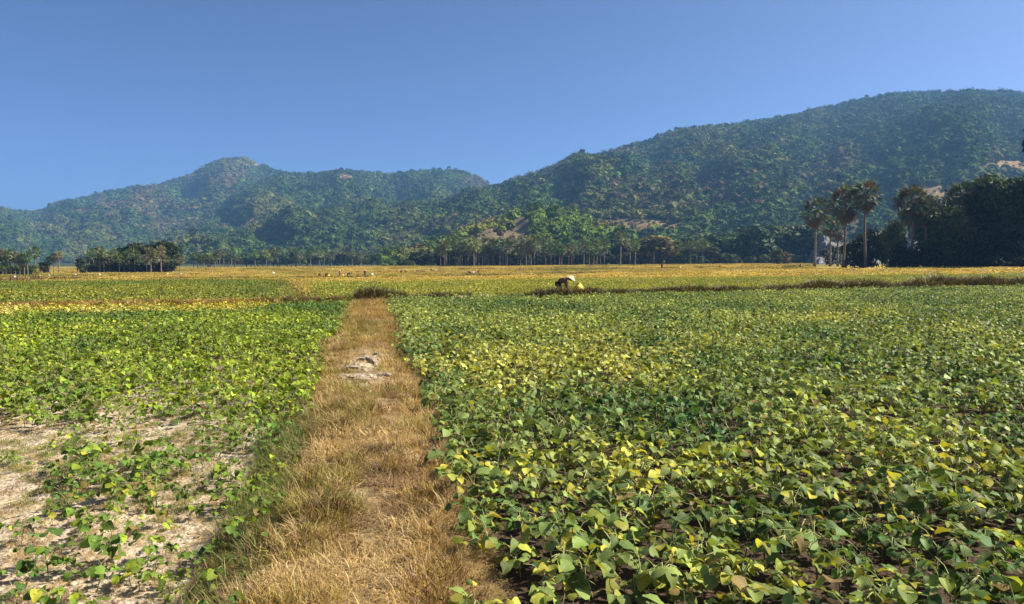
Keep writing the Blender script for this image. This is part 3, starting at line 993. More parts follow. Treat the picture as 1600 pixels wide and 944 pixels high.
def near_palm(px, base, top, label, cw, n=38, dead=9, seed=0):
    """cw: crown width in photograph pixels"""
    rr = random.Random(seed)
    x, y, z = at(px, base)
    _, dz = ray(px, top)
    h = CAM_H + dz * y - z
    cr = cw * y / F_PX / 2 / 0.98
    th = h - cr * .80
    t = thing('palm_tree', (x, y, z), label, 'palm tree')
    me, tp = palm_trunk(seed + 40, th, .27, .19, 10)
    link('trunk', me, t)
    for a, e in palm_dirs(int(n * .92), rr):
        o = link('frond', rr.choice(FRONDS), t)
        M = Matrix.Translation(tp) @ dir_matrix(a, e, rr.uniform(-.6, .6)) @ Matrix.Scale(cr * rr.uniform(.88, 1.1), 4)
        o.matrix_local = M
        q = rr.choice(LCP)
        o['lc'] = [v * rr.uniform(.5, 1.3) for v in q]
    for k in range(dead):
        o = link('dead_frond', rr.choice(DEADFRONDS), t)
        M = Matrix.Translation(tp + Vector((0, 0, -.2 * rr.random()))) @ dir_matrix(rr.uniform(0, 6.28), R(rr.uniform(-82, -48)), rr.uniform(-.5, .5)) @ Matrix.Scale(cr * rr.uniform(.85, 1.15), 4)
        o.matrix_local = M
    return t

near_palm(1273, 418, 309, 'leftmost tall palm at right with brown hanging fronds and a reddish trunk', 52, 36, 16, 1)
near_palm(1317, 419, 292, 'tall palm second of the right-hand row with the widest full crown', 62, 44, 12, 2)
near_palm(1353, 419, 282, 'tallest palm of the right-hand row with a slender pale trunk', 54, 42, 8, 3)
near_palm(1297, 416.5, 340, 'short palm half hidden between the first two tall right palms', 34, 30, 8, 4)
near_palm(1309, 416.5, 345, 'small palm close behind the widest right palm', 34, 28, 8, 5)
near_palm(1422, 419.5, 292, 'broad dark palm standing at the left of the black grove', 66, 46, 9, 6)
near_palm(1446, 419.5, 308, 'dark palm with pale bent fronds just inside the black grove', 52, 38, 12, 7)
near_palm(1497, 419, 286, 'dark palm whose head rises from the middle of the black grove', 50, 38, 8, 8)

def right_grove():
    dk = (0.009, 0.014, 0.004)  # undergrowth leaf colour darkened to carry the grove's deep shade
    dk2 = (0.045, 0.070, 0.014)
    spec = [(1398, 340, 'slim dark tree at the left end of the black grove', .55, BIGTREES, 419),
            (1462, 306, 'dark tree between two palms in the black grove', .8, BIGTREES, 418),
            (1478, 322, 'lower dark tree filling the black grove near its palms', .9, BIGTREES, 419.6),
            (1520, 277, 'dark tree right of the middle palm in the black grove', .85, BIGTREES, 418.5),
            (1546, 270, 'tall dark tree with a greenish top in the black grove', .9, BIGTREES, 418.5),
            (1575, 274, 'tall dark tree near the right edge with ragged top', .85, BIGTREES, 418.5),
            (1602, 268, 'dark tree cut by the right edge of the view', .9, BIGTREES, 418.5),
            (1640, 272, 'dark tree just beyond the right edge of the black grove', .9, BIGTREES, 418.5)]
    for x, tp, lb, w, kind, base in spec:
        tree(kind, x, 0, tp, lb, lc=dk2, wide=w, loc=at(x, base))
    rr = random.Random(3)
    for x in range(1402, 1640, 11):
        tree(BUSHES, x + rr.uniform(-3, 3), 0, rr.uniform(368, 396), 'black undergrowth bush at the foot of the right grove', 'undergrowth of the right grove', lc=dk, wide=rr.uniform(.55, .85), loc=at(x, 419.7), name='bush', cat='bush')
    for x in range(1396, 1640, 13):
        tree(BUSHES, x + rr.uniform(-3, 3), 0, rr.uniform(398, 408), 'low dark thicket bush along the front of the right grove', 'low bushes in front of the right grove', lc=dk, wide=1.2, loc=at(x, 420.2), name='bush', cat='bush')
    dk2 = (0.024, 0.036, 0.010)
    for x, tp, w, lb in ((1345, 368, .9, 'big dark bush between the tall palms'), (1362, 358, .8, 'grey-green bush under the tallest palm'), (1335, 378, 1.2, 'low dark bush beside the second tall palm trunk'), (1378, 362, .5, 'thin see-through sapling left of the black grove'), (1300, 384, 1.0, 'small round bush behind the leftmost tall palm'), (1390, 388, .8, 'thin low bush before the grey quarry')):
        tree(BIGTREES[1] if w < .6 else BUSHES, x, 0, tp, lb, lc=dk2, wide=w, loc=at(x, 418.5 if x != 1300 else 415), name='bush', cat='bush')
    tree(TALLTREE, 1662, 0, 168, 'very tall tree reaching in from beyond the right edge', lc=dk2, wide=.85, loc=at(1662, 419.0))
right_grove()

for a, f in (('small hazy sugar palm in the far tree row', '%s hazy palm from the left in the far row below the middle hill'),
             ('slim pale-trunked sugar palm', '%s pale-trunked palm from the left in the row below the knoll'),
             ('low dark undergrowth bush between', '%s low bush from the left between the palms below the knoll'),
             ('sugar palm standing before the dark green trees', '%s palm from the left before the wood edge right of centre'),
             ('small hazy rounded tree', '%s hazy rounded tree from the left in the row below the middle hill'),
             ('dark rounded tree behind palms', '%s dark tree from the left behind the palms below the knoll'),
             ('tall green broad-leaved tree', '%s green tree from the left in the wood edge right of centre'),
             ('low dark bush at the foot of the wood', '%s low bush from the left along the wood edge right of centre'),
             ('dark sugar palm in the dense clump', '%s dark palm from the left in the left-edge clump'),
             ('low dark bush under the palms at the left', '%s low bush from the left under the left-edge palms'),
             ('sugar palm in the front of the dark left', '%s palm from the left along the front of the dark left grove'),
             ('dark full tree within the left grove', '%s dark full tree from the left behind palms of the left grove'),
             ('dark undergrowth bush under the palms', '%s undergrowth bush from the left below the left grove'),
             ('sugar palm in the small cluster', '%s palm from the left in the small cluster right of the grove'),
             ('black undergrowth bush', '%s black undergrowth bush from the left in the right grove'),
             ('low dark thicket bush', '%s low thicket bush from the left before the right grove')):
    number_row(a, f)

# ------------------------------------------------------------------ bean plants
def leaf_shape(nu, nv, fold, curl, twist=0.0):
    """one bean leaflet: base at the origin, tip along +Y, unit length"""
    vs, uv, fs = [], [], []
    rows = []
    for j in range(nv + 1):
        v = j / nv
        if j in (0, nv):
            rows.append([len(vs)]); vs.append(Vector((0, v, -curl * v * v))); uv.append((.5, v)); continue
        w = 0.47 * math.sin(math.pi * v ** 0.70) ** 0.8
        r = []
        for i in range(nu + 1):
            u = -1 + 2 * i / nu
            x = u * w
            z = fold * abs(u) ** 1.3 * w - curl * v * v + .035 * math.sin(v * 9 + u * 2 + twist) * abs(u) + twist * .05 * u * v
            r.append(len(vs)); vs.append(Vector((x, v, z))); uv.append((.5 + u * w, v))
        rows.append(r)
    for a, b in zip(rows[:-1], rows[1:]):
        if len(a) == 1:
            for i in range(len(b) - 1): fs.append((a[0], b[i + 1], b[i]))
        elif len(b) == 1:
            for i in range(len(a) - 1): fs.append((a[i], a[i + 1], b[0]))
        else:
            for i in range(len(a) - 1): fs.append((a[i], a[i + 1], b[i + 1], b[i]))
    return vs, fs, uv

LEAF_NEAR = []
LEAF_LOW = []
for k, (fo, cu, tw) in enumerate([(.25, .15, 0), (.1, .3, 1), (.45, .2, 2), (-.15, .12, 3), (.3, .45, 4), (.05, .05, 5), (.6, .3, 2.5), (-.25, .35, 1.5)]):
    vs, fs, uv = leaf_shape(4, 6, fo, cu, tw)
    me = new_mesh('bean_leaf_%d' % k, vs, fs, [M_BEAN], True)
    ul = me.uv_layers.new(name='UVMap')
    for lp in me.loops:
        ul.data[lp.index].uv = uv[lp.vertex_index]
    LEAF_NEAR.append(me)
    LEAF_LOW.append(leaf_shape(2, 3, fo, cu, tw)[:2])

def pod_shape(rr, L):
    b = MB(); c = rr.uniform(-.12, .12)
    b.tube([(0, 0, 0), (0, .5, c * .6), (0, 1, c)], [.028, .036, .012], 4)
    return [v * L for v in b.v], b.f
PODS = []
for k in range(3):
    v, f = pod_shape(random.Random(k), 1.0)
    PODS.append(new_mesh('bean_pod_%d' % k, v, f, [M_POD], True))

def frame(f, n):
    f = f.normalized()
    n = (n - f * n.dot(f)).normalized()
    x = f.cross(n)
    return Matrix((x, f, n)).transposed()

def bean_plant(seed, big=1.0, nodes=None, podded=True):
    """(stem MB, leaves [(kind, matrix)], pods [(kind, matrix)]) of one plant"""
    rr = random.Random(seed)
    st = MB(); leaves = []; pods = []
    h = rr.uniform(.16, .28) * big
    lean = Vector((rr.uniform(-.08, .08), rr.uniform(-.08, .08), 0))
    top = lean + Vector((0, 0, h))
    st.tube([(0, 0, -.03), lean * .4 + Vector((0, 0, h * .5)), top], [.005, .004, .003], 4)
    n = nodes or rr.randint(7, 9)
    az = rr.uniform(0, 6.28)
    for k in range(n):
        t = .3 + .7 * (k + rr.uniform(0, .6)) / n
        b0 = lean * t + Vector((0, 0, h * t))
        az += 2.4 + rr.uniform(-.5, .5)
        el = R(rr.uniform(22, 66))
        L = rr.uniform(.09, .2) * big
        d = Vector((math.cos(az) * math.cos(el), math.sin(az) * math.cos(el), math.sin(el)))
        e = b0 + d * L + Vector((0, 0, -.02))
        st.tube([b0, b0 + d * L * .55 + Vector((0, 0, .012)), e], [.0028, .0024, .002], 3, 0, False)
        hd = Vector((math.cos(az), math.sin(az), 0))
        for q, ang in enumerate((0, 78, -78)):
            if rr.random() < .06: continue
            size = min(.098, .057 * math.exp(rr.gauss(0, .30))) * big * (1.1 if q == 0 else .95)
            f = Matrix.Rotation(R(ang + rr.uniform(-20, 20)), 3, 'Z') @ hd
            f = (f + Vector((0, 0, rr.uniform(-.75, .2)))).normalized()
            nrm = Vector((0, 0, 1)) + sdir * rr.uniform(0, .8) + Vector((rr.gauss(0, .5), rr.gauss(-.25, .5), 0))
            if abs(f.dot(nrm.normalized())) > .97: nrm = nrm + Vector((.6, 0, 0))
            o = e + (hd * .02 if q == 0 else Vector((0, 0, 0)))
            M = Matrix.Translation(o) @ (frame(f, nrm) * size).to_4x4()
            leaves.append((rr.randrange(8), M))
    if podded:
        for c in range(rr.choice([0, 1, 2, 2])):
            p = lean * .8 + Vector((rr.uniform(-.05, .05), rr.uniform(-.05, .05), h * rr.uniform(.8, 1.25)))
            for q in range(rr.randint(2, 4)):
                a = rr.uniform(0, 6.28)
                f = Vector((math.cos(a) * .6, math.sin(a) * .6, rr.uniform(-1.3, .1)))
                M = Matrix.Translation(p) @ (frame(f, Vector((0.1, .2, 1))) * rr.uniform(.07, .11)).to_4x4()
                pods.append((rr.randrange(3), M))
    return st, leaves, pods

def joined_plant(name, seed, big=1.0, podded=True):
    st, leaves, pods = bean_plant(seed, big, None, podded)
    b = MB(); rr = random.Random(seed)
    idx = []
    for k, M in leaves:
        vs, fs = LEAF_LOW[k]
        b.add([M @ v for v in vs], fs, rr.random())
    nl = len(b.f)
    b.add(st.v, st.f, 0); ns = len(b.f)
    for k, M in pods:
        me = PODS[k]
        b.add([M @ v.co for v in me.vertices], [tuple(p.vertices) for p in me.polygons], 0)
    me = b.mesh(name, [M_BEANFAR, M_STEM, M_POD], True)
    mi = np.zeros(len(b.f), np.int32); mi[nl:ns] = 1; mi[ns:] = 2
    me.polygons.foreach_set('material_index', mi)
    return me

sources('beanplant', [joined_plant('bean_plant_mesh_%d' % s, 300 + s) for s in range(8)])

def crop_patch(seed, size=3.2, n=420, leaf=.11, h=.34):
    b = MB(); rr = random.Random(seed)
    for k in range(n):
        x = rr.uniform(-size / 2, size / 2); y = rr.uniform(-size / 2, size / 2)
        z = h * (rr.random() ** .6) * (1 + .3 * math.sin(x * 5 + seed) * math.sin(y * 4))
        nrm = (Vector((rr.gauss(0, .5), rr.gauss(0, .5), 1)) + sdir * rr.uniform(0, .8)).normalized()
        t1 = Matrix.Rotation(rr.uniform(0, 6.28), 3, nrm) @ nrm.orthogonal().normalized()
        t2 = nrm.cross(t1); s = leaf * rr.uniform(.5, 1.1)
        c = Vector((x, y, z))
        b.add([c - t1 * s, c + t2 * s * .8, c + t1 * s, c - t2 * s * .8], [(0, 1, 2, 3)], rr.random())
    return b.mesh('crop_patch_%d' % seed, [M_BEANFAR])
sources('croppatch', [crop_patch(s) for s in range(5)])

# positions of the plants in the two near fields
G_DK = np.array([0.060, 0.125, 0.022]); G_LT = np.array([0.25, 0.32, 0.025]); G_YE = np.array([0.46, 0.40, 0.06])
R_DK = np.array([0.062, 0.122, 0.030]); R_LT = np.array([0.28, 0.33, 0.08]); R_YE = np.array([0.52, 0.46, 0.09])

def bean_positions():
    sp = 0.228
    ys = np.arange(1.2, 46, sp)
    P = []
    for y in ys:
        half = 0.74 * y + 2.2
        P.append(np.stack([np.arange(-half, half, sp), np.full(len(np.arange(-half, half, sp)), y)], 1))
    P = np.concatenate(P)
    P = P + rng.uniform(-.48, .48, P.shape) * sp
    x, y = P[:, 0], P[:, 1]
    d = x - path_x(y)
    edge = .07 * vnoise(y * 1.1, y * 0 + 2.2, 51)
    side = np.where(d > 0, 1, -1)
    by = bund_y(x)
    hw = half_w(y)
    keep = (np.where(d > 0, d > hw + .01 + edge, d < -hw - .10 + edge)) & (y < by - .75)
    # bare soil on the near left: plants stand in clumps there
    n = fbm(x * 1.05, y * .8, 61, 3)
    n2 = fbm(x * 2.2, y * 1.8, 62, 2)
    bare = (d < 0) & (y < 7.8 + .8 * vnoise(x * .5, y * .3, 63))
    thin = np.where(bare, (n * .9 + n2 * .5) < np.interp(y, [2.0, 4.0, 4.6, 5.8, 7.4, 8.6], [-.2, -.14, .06, .18, .20, -.02]), False)
    thin &= ~(rng.random(len(x)) < .22)
    nearpath = bare & (d > -1.9) & (y > 4.8)
    thin = thin & ~(nearpath & (n2 > -.1))
    keep &= ~thin
    # some sandy gaps by the path on the right, and gaps anywhere
    keep &= ~((d > 0) & (d < .85) & (y < 7.5) & (n2 > .3))
    keep &= ~((fbm(x * .9, y * .9, 66, 3) < -.40) & (rng.random(len(x)) < .8))
    P = P[keep]; x, y = P[:, 0], P[:, 1]; d = x - path_x(y)
    z = ground_z(x, y, True)
    n1 = fbm(x * .28, y * .2, 71, 3); n3 = fbm(x * 1.1, y * .9, 72, 2)
    ly = np.interp(y, [2, 6, 8.5, 12, 17, 24, 32], [.06, .12, .52, .66, .44, .24, .26])
    w = np.clip(ly + .6 * n3 + .6 * n1, 0, 1)[:, None]
    L = G_DK * (1 - w) + G_LT * w
    by = bund_y(x)
    edge_y = ((d < 0) & (by - y < 4.6 + 1.2 * n3) & (x < -8.5))[:, None]
    L = np.where(edge_y, G_YE * .9 + .1 * n3[:, None], L)
    ry = np.interp(y, [2, 5, 7, 9, 15, 26, 36], [.14, .22, .36, .48, .54, .46, .50])
    w = np.clip(ry + .75 * n3 + .6 * n1, 0, 1)[:, None]
    Rr = R_DK * (1 - w) + R_LT * w
    px, py, _ = project(x, y, z)
    yz = np.exp(-(((px - 850) / 190) ** 2 + ((py - 590) / 45) ** 2)) + .7 * np.exp(-(((px - 1300) / 70) ** 2 + ((py - 505) / 12) ** 2)) + .8 * np.exp(-(((px - 1450) / 60) ** 2 + ((py - 530) / 14) ** 2)) + .35 * np.exp(-(((px - 1500) / 160) ** 2 + ((py - 800) / 60) ** 2))
    w2 = np.clip(yz * .36 + .4 * n3 * (yz > .2), 0, .8)[:, None]
    Rr = Rr * (1 - w2) + R_YE * w2
    lc = np.where((d < 0)[:, None], L, Rr)
    lc = np.clip(lc * rng.uniform(.75, 1.25, (len(lc), 1)), 0.01, .6)
    size = np.where(d < 0, np.interp(y, [2, 5, 7, 9], [.80, .75, .72, .9]), np.interp(y, [2, 5, 9, 30], [.98, .96, .97, .95])) * rng.uniform(.75, 1.2, len(x))
    left_bare = (d < 0) & (y < 8.0) & (n[keep] * .9 + n2[keep] * .5 < .2)
    size = np.where(left_bare, size * rng.uniform(.55, 1.0, len(x)), size)
    return np.stack([x, y, z], 1), lc, size, px, py

def place(px, py, left):
    row = 'at the bottom edge' if py > 905 else 'low down' if py > 820 else 'part way up' if py > 750 else 'farther back'
    if left:
        return row + (', near the left edge' if px < 150 else ', midway to the path' if px < 300 else ', close to the path')
    return row + (', beside the path' if px < 830 else ', right of centre' if px < 1020 else ', midway to the right edge' if px < 1220 else ', towards the right edge' if px < 1420 else ', at the right edge')

def build_beans():
    P, lc, size, px, py = bean_positions()
    inview = (px > -25) & (px < 1625) & (py < 1085) & (P[:, 1] > 2.2)
    d = np.where(inview, np.hypot(P[:, 0] * .6, P[:, 1]), 1e9)
    order = np.argsort(d)
    own = order[:300]
    variants = []
    for s in range(10):
        st, leaves, pods = bean_plant(700 + s, 1.0, 8)
        variants.append((st.mesh('bean_stem_%d' % s, [M_STEM], True), leaves, pods))
    rr = random.Random(77)
    for i in own:
        x, y, z = P[i]
        left = x < path_x(y)
        g = lc[i]
        yellow = g[0] > .8 * g[1]
        if left:
            lb = 'small green bean plant on pale soil ' + place(px[i], py[i], True)
            gr = 'bean plants on the sandy soil left of the path'
        elif yellow:
            lb = 'bean plant with pale yellowing leaves ' + place(px[i], py[i], False)
            gr = 'yellowing bean plants right of the path'
        else:
            lb = 'leafy green bean plant ' + place(px[i], py[i], False)
            gr = 'green bean plants right of the path'
        t = thing('bean_plant', (x, y, z), lb, 'bean plant', gr, rz=rr.uniform(-.5, .5), s=size[i])
        sm, leaves, pods = variants[rr.randrange(10)]
        link('stem', sm, t)
        spin = Matrix.Rotation(rr.choice([0, 1, 2, 3]) * .35 - .5, 4, 'Z')
        for k, M in leaves:
            o = link('leaf', LEAF_NEAR[k], t)
            o.matrix_local = spin @ M @ Matrix.Scale(rr.uniform(.85, 1.2), 4)
            q = rr.uniform(.7, 1.35)
            c = [float(v) * q for v in g]
            u = rr.random()
            if not left and u < .10:
                c = [.46, .41, .06]
            elif u < .22:
                c = [c[0] * 1.9 + .03, c[1] * 1.5 + .03, c[2]]
            o['lc'] = c
        for k, M in (pods if not left else ()):
            o = link('pod', PODS[k], t)
            o.matrix_local = spin @ M
    rest = order[300:]
    scatter('bean_crop', 'beanplant', P[rest], lc[rest], size[rest] * 1.08, 0.1, label='dense knee-high bean crop filling the fields on both sides of the path')
build_beans()

def far_crops():
    # single plants behind the cross bund
    sp = .36
    ys = np.arange(18, 82, sp)
    P = np.concatenate([np.stack([np.arange(-.76 * y - 3, .76 * y + 3, sp), np.full(len(np.arange(-.76 * y - 3, .76 * y + 3, sp)), y)], 1) for y in ys])
    P += rng.uniform(-.48, .48, P.shape) * sp
    x, y = P.T
    k = (y > bund_y(x) + .85) & (fbm(x * .6, y * .6, 81, 2) > -.5)
    P = P[k]; x, y = P.T
    lc, px, py = zone_color(x, y)
    lc = np.clip(lc * rng.uniform(.7, 1.3, (len(lc), 1)), .01, .6)
    scatter('bean_crop', 'beanplant', np.stack([x, y, ground_z(x, y)], 1), lc, rng.uniform(.85, 1.35, len(x)), .1, label='bean crop beyond the cross bank, green at left and golden at right')
    sp = 2.5
    ys = np.concatenate([np.arange(80, 250, sp), np.arange(250, 430, sp * 1.7)])
    P = np.concatenate([np.stack([np.arange(-.8 * y, .8 * y, sp), np.full(len(np.arange(-.8 * y, .8 * y, sp)), y)], 1) for y in ys])
    P += rng.uniform(-.4, .4, P.shape) * sp
    x, y = P.T
    px, py, _ = project(x, y, ground_z(x, y))
    k = (fbm(x * .04, y * .06, 91, 2) > -.35) & ~((px > 1262) & (px < 1700) & (y > 128))
    P = P[k]; x, y = P.T
    lc, px, py = zone_color(x, y)
    lc = np.clip(lc * rng.uniform(.65, 1.3, (len(lc), 1)), .01, .6)
    scatter('distant_crop', 'croppatch', np.stack([x, y, ground_z(x, y)], 1), lc, rng.uniform(.7, 1.2, len(x)), .02, label='distant golden and olive crops stretching to the tree line')
far_crops()

# ------------------------------------------------------------------ grass of the path and the banks
def tuft(seed, n, h, spread, lean, w, lying=0.0):
    b = MB(); rr = random.Random(seed)
    for k in range(n):
        a = rr.uniform(0, 6.28); r = spread * math.sqrt(rr.random())
        p = Vector((math.cos(a) * r, math.sin(a) * r, 0))
        a2 = a + rr.gauss(0, 1.2)
        hh = h * rr.uniform(.45, 1.15)
        ln = lean * rr.uniform(.3, 1.5) * hh
        d = Vector((math.cos(a2), math.sin(a2), 0))
        if rr.random() < lying:
            hh2 = .03 * rr.random() + .012
            p1 = p + d * hh * .5 + Vector((0, 0, hh2)); p2 = p + d * hh * 1.0 + Vector((rr.gauss(0, .02), rr.gauss(0, .02), hh2 * rr.uniform(.2, 1.5)))
            p = p + Vector((0, 0, .008))
        else:
            p1 = p + d * ln * .35 + Vector((0, 0, hh * .6)); p2 = p + d * ln + Vector((0, 0, hh * rr.uniform(.75, 1.0)))
        s = Vector((-d.y, d.x, 0)) * w * rr.uniform(.6, 1.3)
        b.add([p - s, p + s, p1 + s * .75, p1 - s * .75, p2], [(0, 1, 2, 3), (3, 2, 4)], rr.random())
        b.a[-1] = b.a[-2]
    return b.mesh('grass_tuft_%d' % seed, [M_GRASS])

sources('tuft', [tuft(s, 46, .105, .10, 1.3, .0026, .15) for s in range(400, 406)])
sources('straw', [tuft(s, 46, .15, .14, .5, .0027, .93) for s in range(410, 415)])
sources('tall', [tuft(s, 44, .30, .10, .9, .0042) for s in range(420, 425)])
sources('weed', [tuft(s, 70, .42, .26, .9, .016) for s in range(430, 435)])

STRAW = np.array([0.60, 0.42, 0.185]); GOLD = np.array([0.48, 0.31, 0.075]); OLV = np.array([0.27, 0.255, 0.045]); GRN = np.array([0.075, 0.135, 0.028]); RUST = np.array([0.30, 0.15, 0.06]); DKB = np.array([0.075, 0.05, 0.025])

def path_grass():
    def pts(n, y0, y1, u0, u1, pw=1.0):
        y = y0 + (y1 - y0) * rng.random(n) ** pw
        u = rng.uniform(u0, u1, n)
        x = path_x(y) + u * half_w(y) / .74
        return x, y, u
    # lying straw over the whole path
    x, y, u = pts(9500, 1.8, 31, -.74, .74, 1.35)
    rocky = (np.abs(u) < .5) & (y > 9.6) & (y < 13.8)
    n = fbm(x * 1.6, y * 1.2, 101, 3)
    k = ~(rocky & (rng.random(len(x)) < .8)) & (rng.random(len(x)) < .7 + 1.2 * n)
    tr = np.exp(-((u - .10 - .13 * np.sin(y * .9)) / .17) ** 2) * (y < 14)
    k &= rng.random(len(x)) > .75 * tr
    x, y, u, n = x[k], y[k], u[k], n[k]
    w = np.clip(.6 + 1.3 * n, 0, 1)[:, None]
    lc = STRAW * w + np.array([.30, .18, .08]) * (1 - w)
    scatter('dry_grass', 'straw', np.stack([x, y, ground_z(x, y, True) + .005], 1), lc * rng.uniform(.5, 1.2, (len(x), 1)), rng.uniform(.45, 1.15, len(x)) * np.interp(y, [3, 30], [.85, 1.6]), .12, label='flattened dry straw lying along the worn path')
    # standing dry grass, thicker on both shoulders, in uneven patches
    x, y, u = pts(11500, 1.8, 31.5, -.86, .76, 1.3)
    n = fbm(x * 1.5, y * 1.1, 103, 3); n2 = fbm(x * 4, y * 3, 105, 2)
    track = np.exp(-((u - .10 - .13 * np.sin(y * .9)) / .27) ** 2)
    far = sstep(13.5, 15, y)
    k = rng.random(len(x)) < np.clip(.80 - 1.1 * track * (1 - far * .8) + .8 * n + .5 * n2, .015, 1)
    rocky = (np.abs(u - .05) < .55) & (y > 9.6) & (y < 13.8)
    k &= ~(rocky & (rng.random(len(x)) < .85))
    x, y, u, n, n2 = x[k], y[k], u[k], n[k], n2[k]
    w = np.clip(.40 + 1.2 * n - .75 * u + np.interp(y, [3, 5, 8, 14], [-.45, .10, .35, .0]), 0, 1)[:, None]
    lc = GOLD * (1 - w) + OLV * w
    r = rng.random(len(x)) + .25 * n2
    lc = np.where((r < .22)[:, None], STRAW, lc); lc = np.where((r > .86)[:, None], RUST * .6, lc)
    hgt = rng.uniform(.4, 1.0, len(x)) * (1 + .6 * n2) * np.interp(y, [3, 31], [.85, 1.6])
    scatter('dry_grass', 'tuft', np.stack([x, y, ground_z(x, y, True)], 1), lc * rng.uniform(.55, 1.25, (len(x), 1)), np.clip(hgt, .25, 2.2), .35, label='standing golden grass on the shoulders of the path')
    # green grass along the left foot of the path
    x, y, u = pts(1700, 3.0, 12, -1.30, -.80, 1.2)
    k = rng.random(len(x)) < np.clip(.75 + .9 * fbm(x * 1.2, y * .9, 107, 2) - .3 * (y < 4.3), 0, 1)
    x, y, u = x[k], y[k], u[k]
    w = rng.random(len(x))[:, None] * .45
    lc = GRN * (1 - w) + OLV * w
    lc = np.where((y < 4.6)[:, None] & (rng.random(len(x)) < .55)[:, None], DKB * 1.6, lc)
    scatter('green_grass', 'tall', np.stack([x, y, ground_z(x, y, True)], 1), lc, rng.uniform(.25, .55, len(x)), .35, label='longer green grass along the left foot of the path')
    # dead brown weeds at both edges near the camera
    x, y, u = pts(700, 2.6, 9, -1.15, .95, 1.0)
    k = (np.abs(u) > .66); x, y = x[k], y[k]
    scatter('dry_grass', 'tall', np.stack([x, y, ground_z(x, y, True)], 1), np.where(rng.random((len(x), 1)) < .5, STRAW * .8, DKB * 1.8), rng.uniform(.3, .6, len(x)), .45, label='dead brown weed stalks at the path edges')
    # dark weed clumps on the path
    for cx, cy, r_, n_ in ((.10, 6.2, .16, 26), (.16, 5.55, .13, 16), (-.4, 4.6, .15, 16), (.35, 4.7, .15, 14)):
        a = rng.uniform(0, 6.28, n_); q = r_ * np.sqrt(rng.random(n_))
        x = path_x(cy) + cx + np.cos(a) * q; y = cy + np.sin(a) * q
        scatter('dry_grass', 'tuft', np.stack([x, y, ground_z(x, y, True)], 1), DKB * 1.6, rng.uniform(.5, .9, n_), .4, label='dark withered clump of grass on the path')
path_grass()

def bank_weeds():
    # right bund: dark weeds with browner clumps
    n = 8500
    x = rng.uniform(-6.2, 62, n); y = bund_y(x) + rng.normal(0, .45, n)
    q = fbm(x * .35, y * .3, 111, 3)
    k = rng.random(n) < np.clip(.6 + 1.3 * q + .35 * (x > 5), .12, 1)
    x, y, q = x[k], y[k], q[k]
    w = rng.random((len(x), 1))
    lc = np.where(w < .45, DKB * .7, np.where(w < .8, np.array([.05, .06, .02]), np.array([.09, .075, .032])))
    scatter('weeds', 'weed', np.stack([x, y, ground_z(x, y)], 1), lc * rng.uniform(.6, 1.3, (len(x), 1)), rng.uniform(.35, .75, len(x)) * (1 + .6 * np.clip(q, -.5, 1)) * np.interp(x, [-6, 4, 12, 34], [1.1, 1.05, 1.4, 1.8]), .25, label='dark tangled weeds along the cross bank')
    # left bund: rusty dry grass, darker towards the path
    n = 7500
    x = rng.uniform(-34, -5.8, n); y = bund_y(x) + rng.normal(0, .55, n)
    q = fbm(x * .4, y * .3, 113, 3)
    dark = sstep(-10.5, -8.5, x) * .9 + .15 * (q > .25)
    w = rng.random(n) < dark
    r = rng.random((n, 1))
    lc = np.where(w[:, None], np.where(r < .5, DKB, RUST * .45), np.where(r < .35, RUST * 1.2, np.where(r < .75, GOLD, OLV)))
    scatter('dry_grass', 'weed', np.stack([x, y, ground_z(x, y)], 1), lc * rng.uniform(.6, 1.25, (n, 1)), rng.uniform(.25, .6, n) * (1 + .05 * dark), .25, label='rust-coloured dry grass along the left cross bank')
    # the bush of dead weeds where the banks meet, and the short bank running back from it
    c = Pq([(480, 474), (470, 458), (440, 444)])
    for (a, b_), n in ((c[:2], 500), (c[1:], 900)):
        t = rng.random(n)[:, None]
        p = a * (1 - t) + b_ * t + rng.normal(0, .6, (n, 2))
        lc = np.where(rng.random((n, 1)) < .35, DKB, np.where(rng.random((n, 1)) < .5, RUST * .8, GOLD))
        scatter('dry_grass', 'weed', np.stack([p[:, 0], p[:, 1], ground_z(p[:, 0], p[:, 1])], 1), lc, rng.uniform(.35, .75, n), .3, label='dry weeds on the short bank running back at left')
    # broken dark banks between the far fields
    for W, dens in zip(BANKS_W, (.5, .55, .4, .35, .25)):
        for a, b_ in zip(W[:-1], W[1:]):
            L = float(np.hypot(*(b_ - a))); n = int(L * 9 * dens) + 8
            t = rng.random(n)[:, None]
            p = a * (1 - t) + b_ * t + rng.normal(0, .5, (n, 2))
            q = fbm(p[:, 0] * .09, p[:, 1] * .05, 119, 2)
            p = p[q > -.12]; n = len(p)
            if n:
                lc = np.where(rng.random((n, 1)) < .6, DKB * .9, RUST * .5)
                scatter('weeds', 'weed', np.stack([p[:, 0], p[:, 1], ground_z(p[:, 0], p[:, 1])], 1), lc, rng.uniform(.8, 1.7, n), .3, label='dark weeds on a low bank between distant fields')
bank_weeds()

# ------------------------------------------------------------------ clods, stubble and stones
def lump(seed, sx=1, sy=1, sz=.6, rough=.4, sub=2):
    bm = bmesh.new()
    bmesh.ops.create_icosphere(bm, subdivisions=sub, radius=.5)
    for v in bm.verts:
        p = v.co.copy()
        f = 1 + rough * mnoise.noise(p * 2.2 + Vector((seed * 5.3, 0, 0))) + rough * .5 * mnoise.noise(p * 6 + Vector((0, seed * 3.1, 0)))
        v.co = Vector((p.x * sx * f, p.y * sy * f, p.z * sz * f))
    me = bpy.data.meshes.new('lump_%d' % seed)
    bm.to_mesh(me); bm.free()
    return me

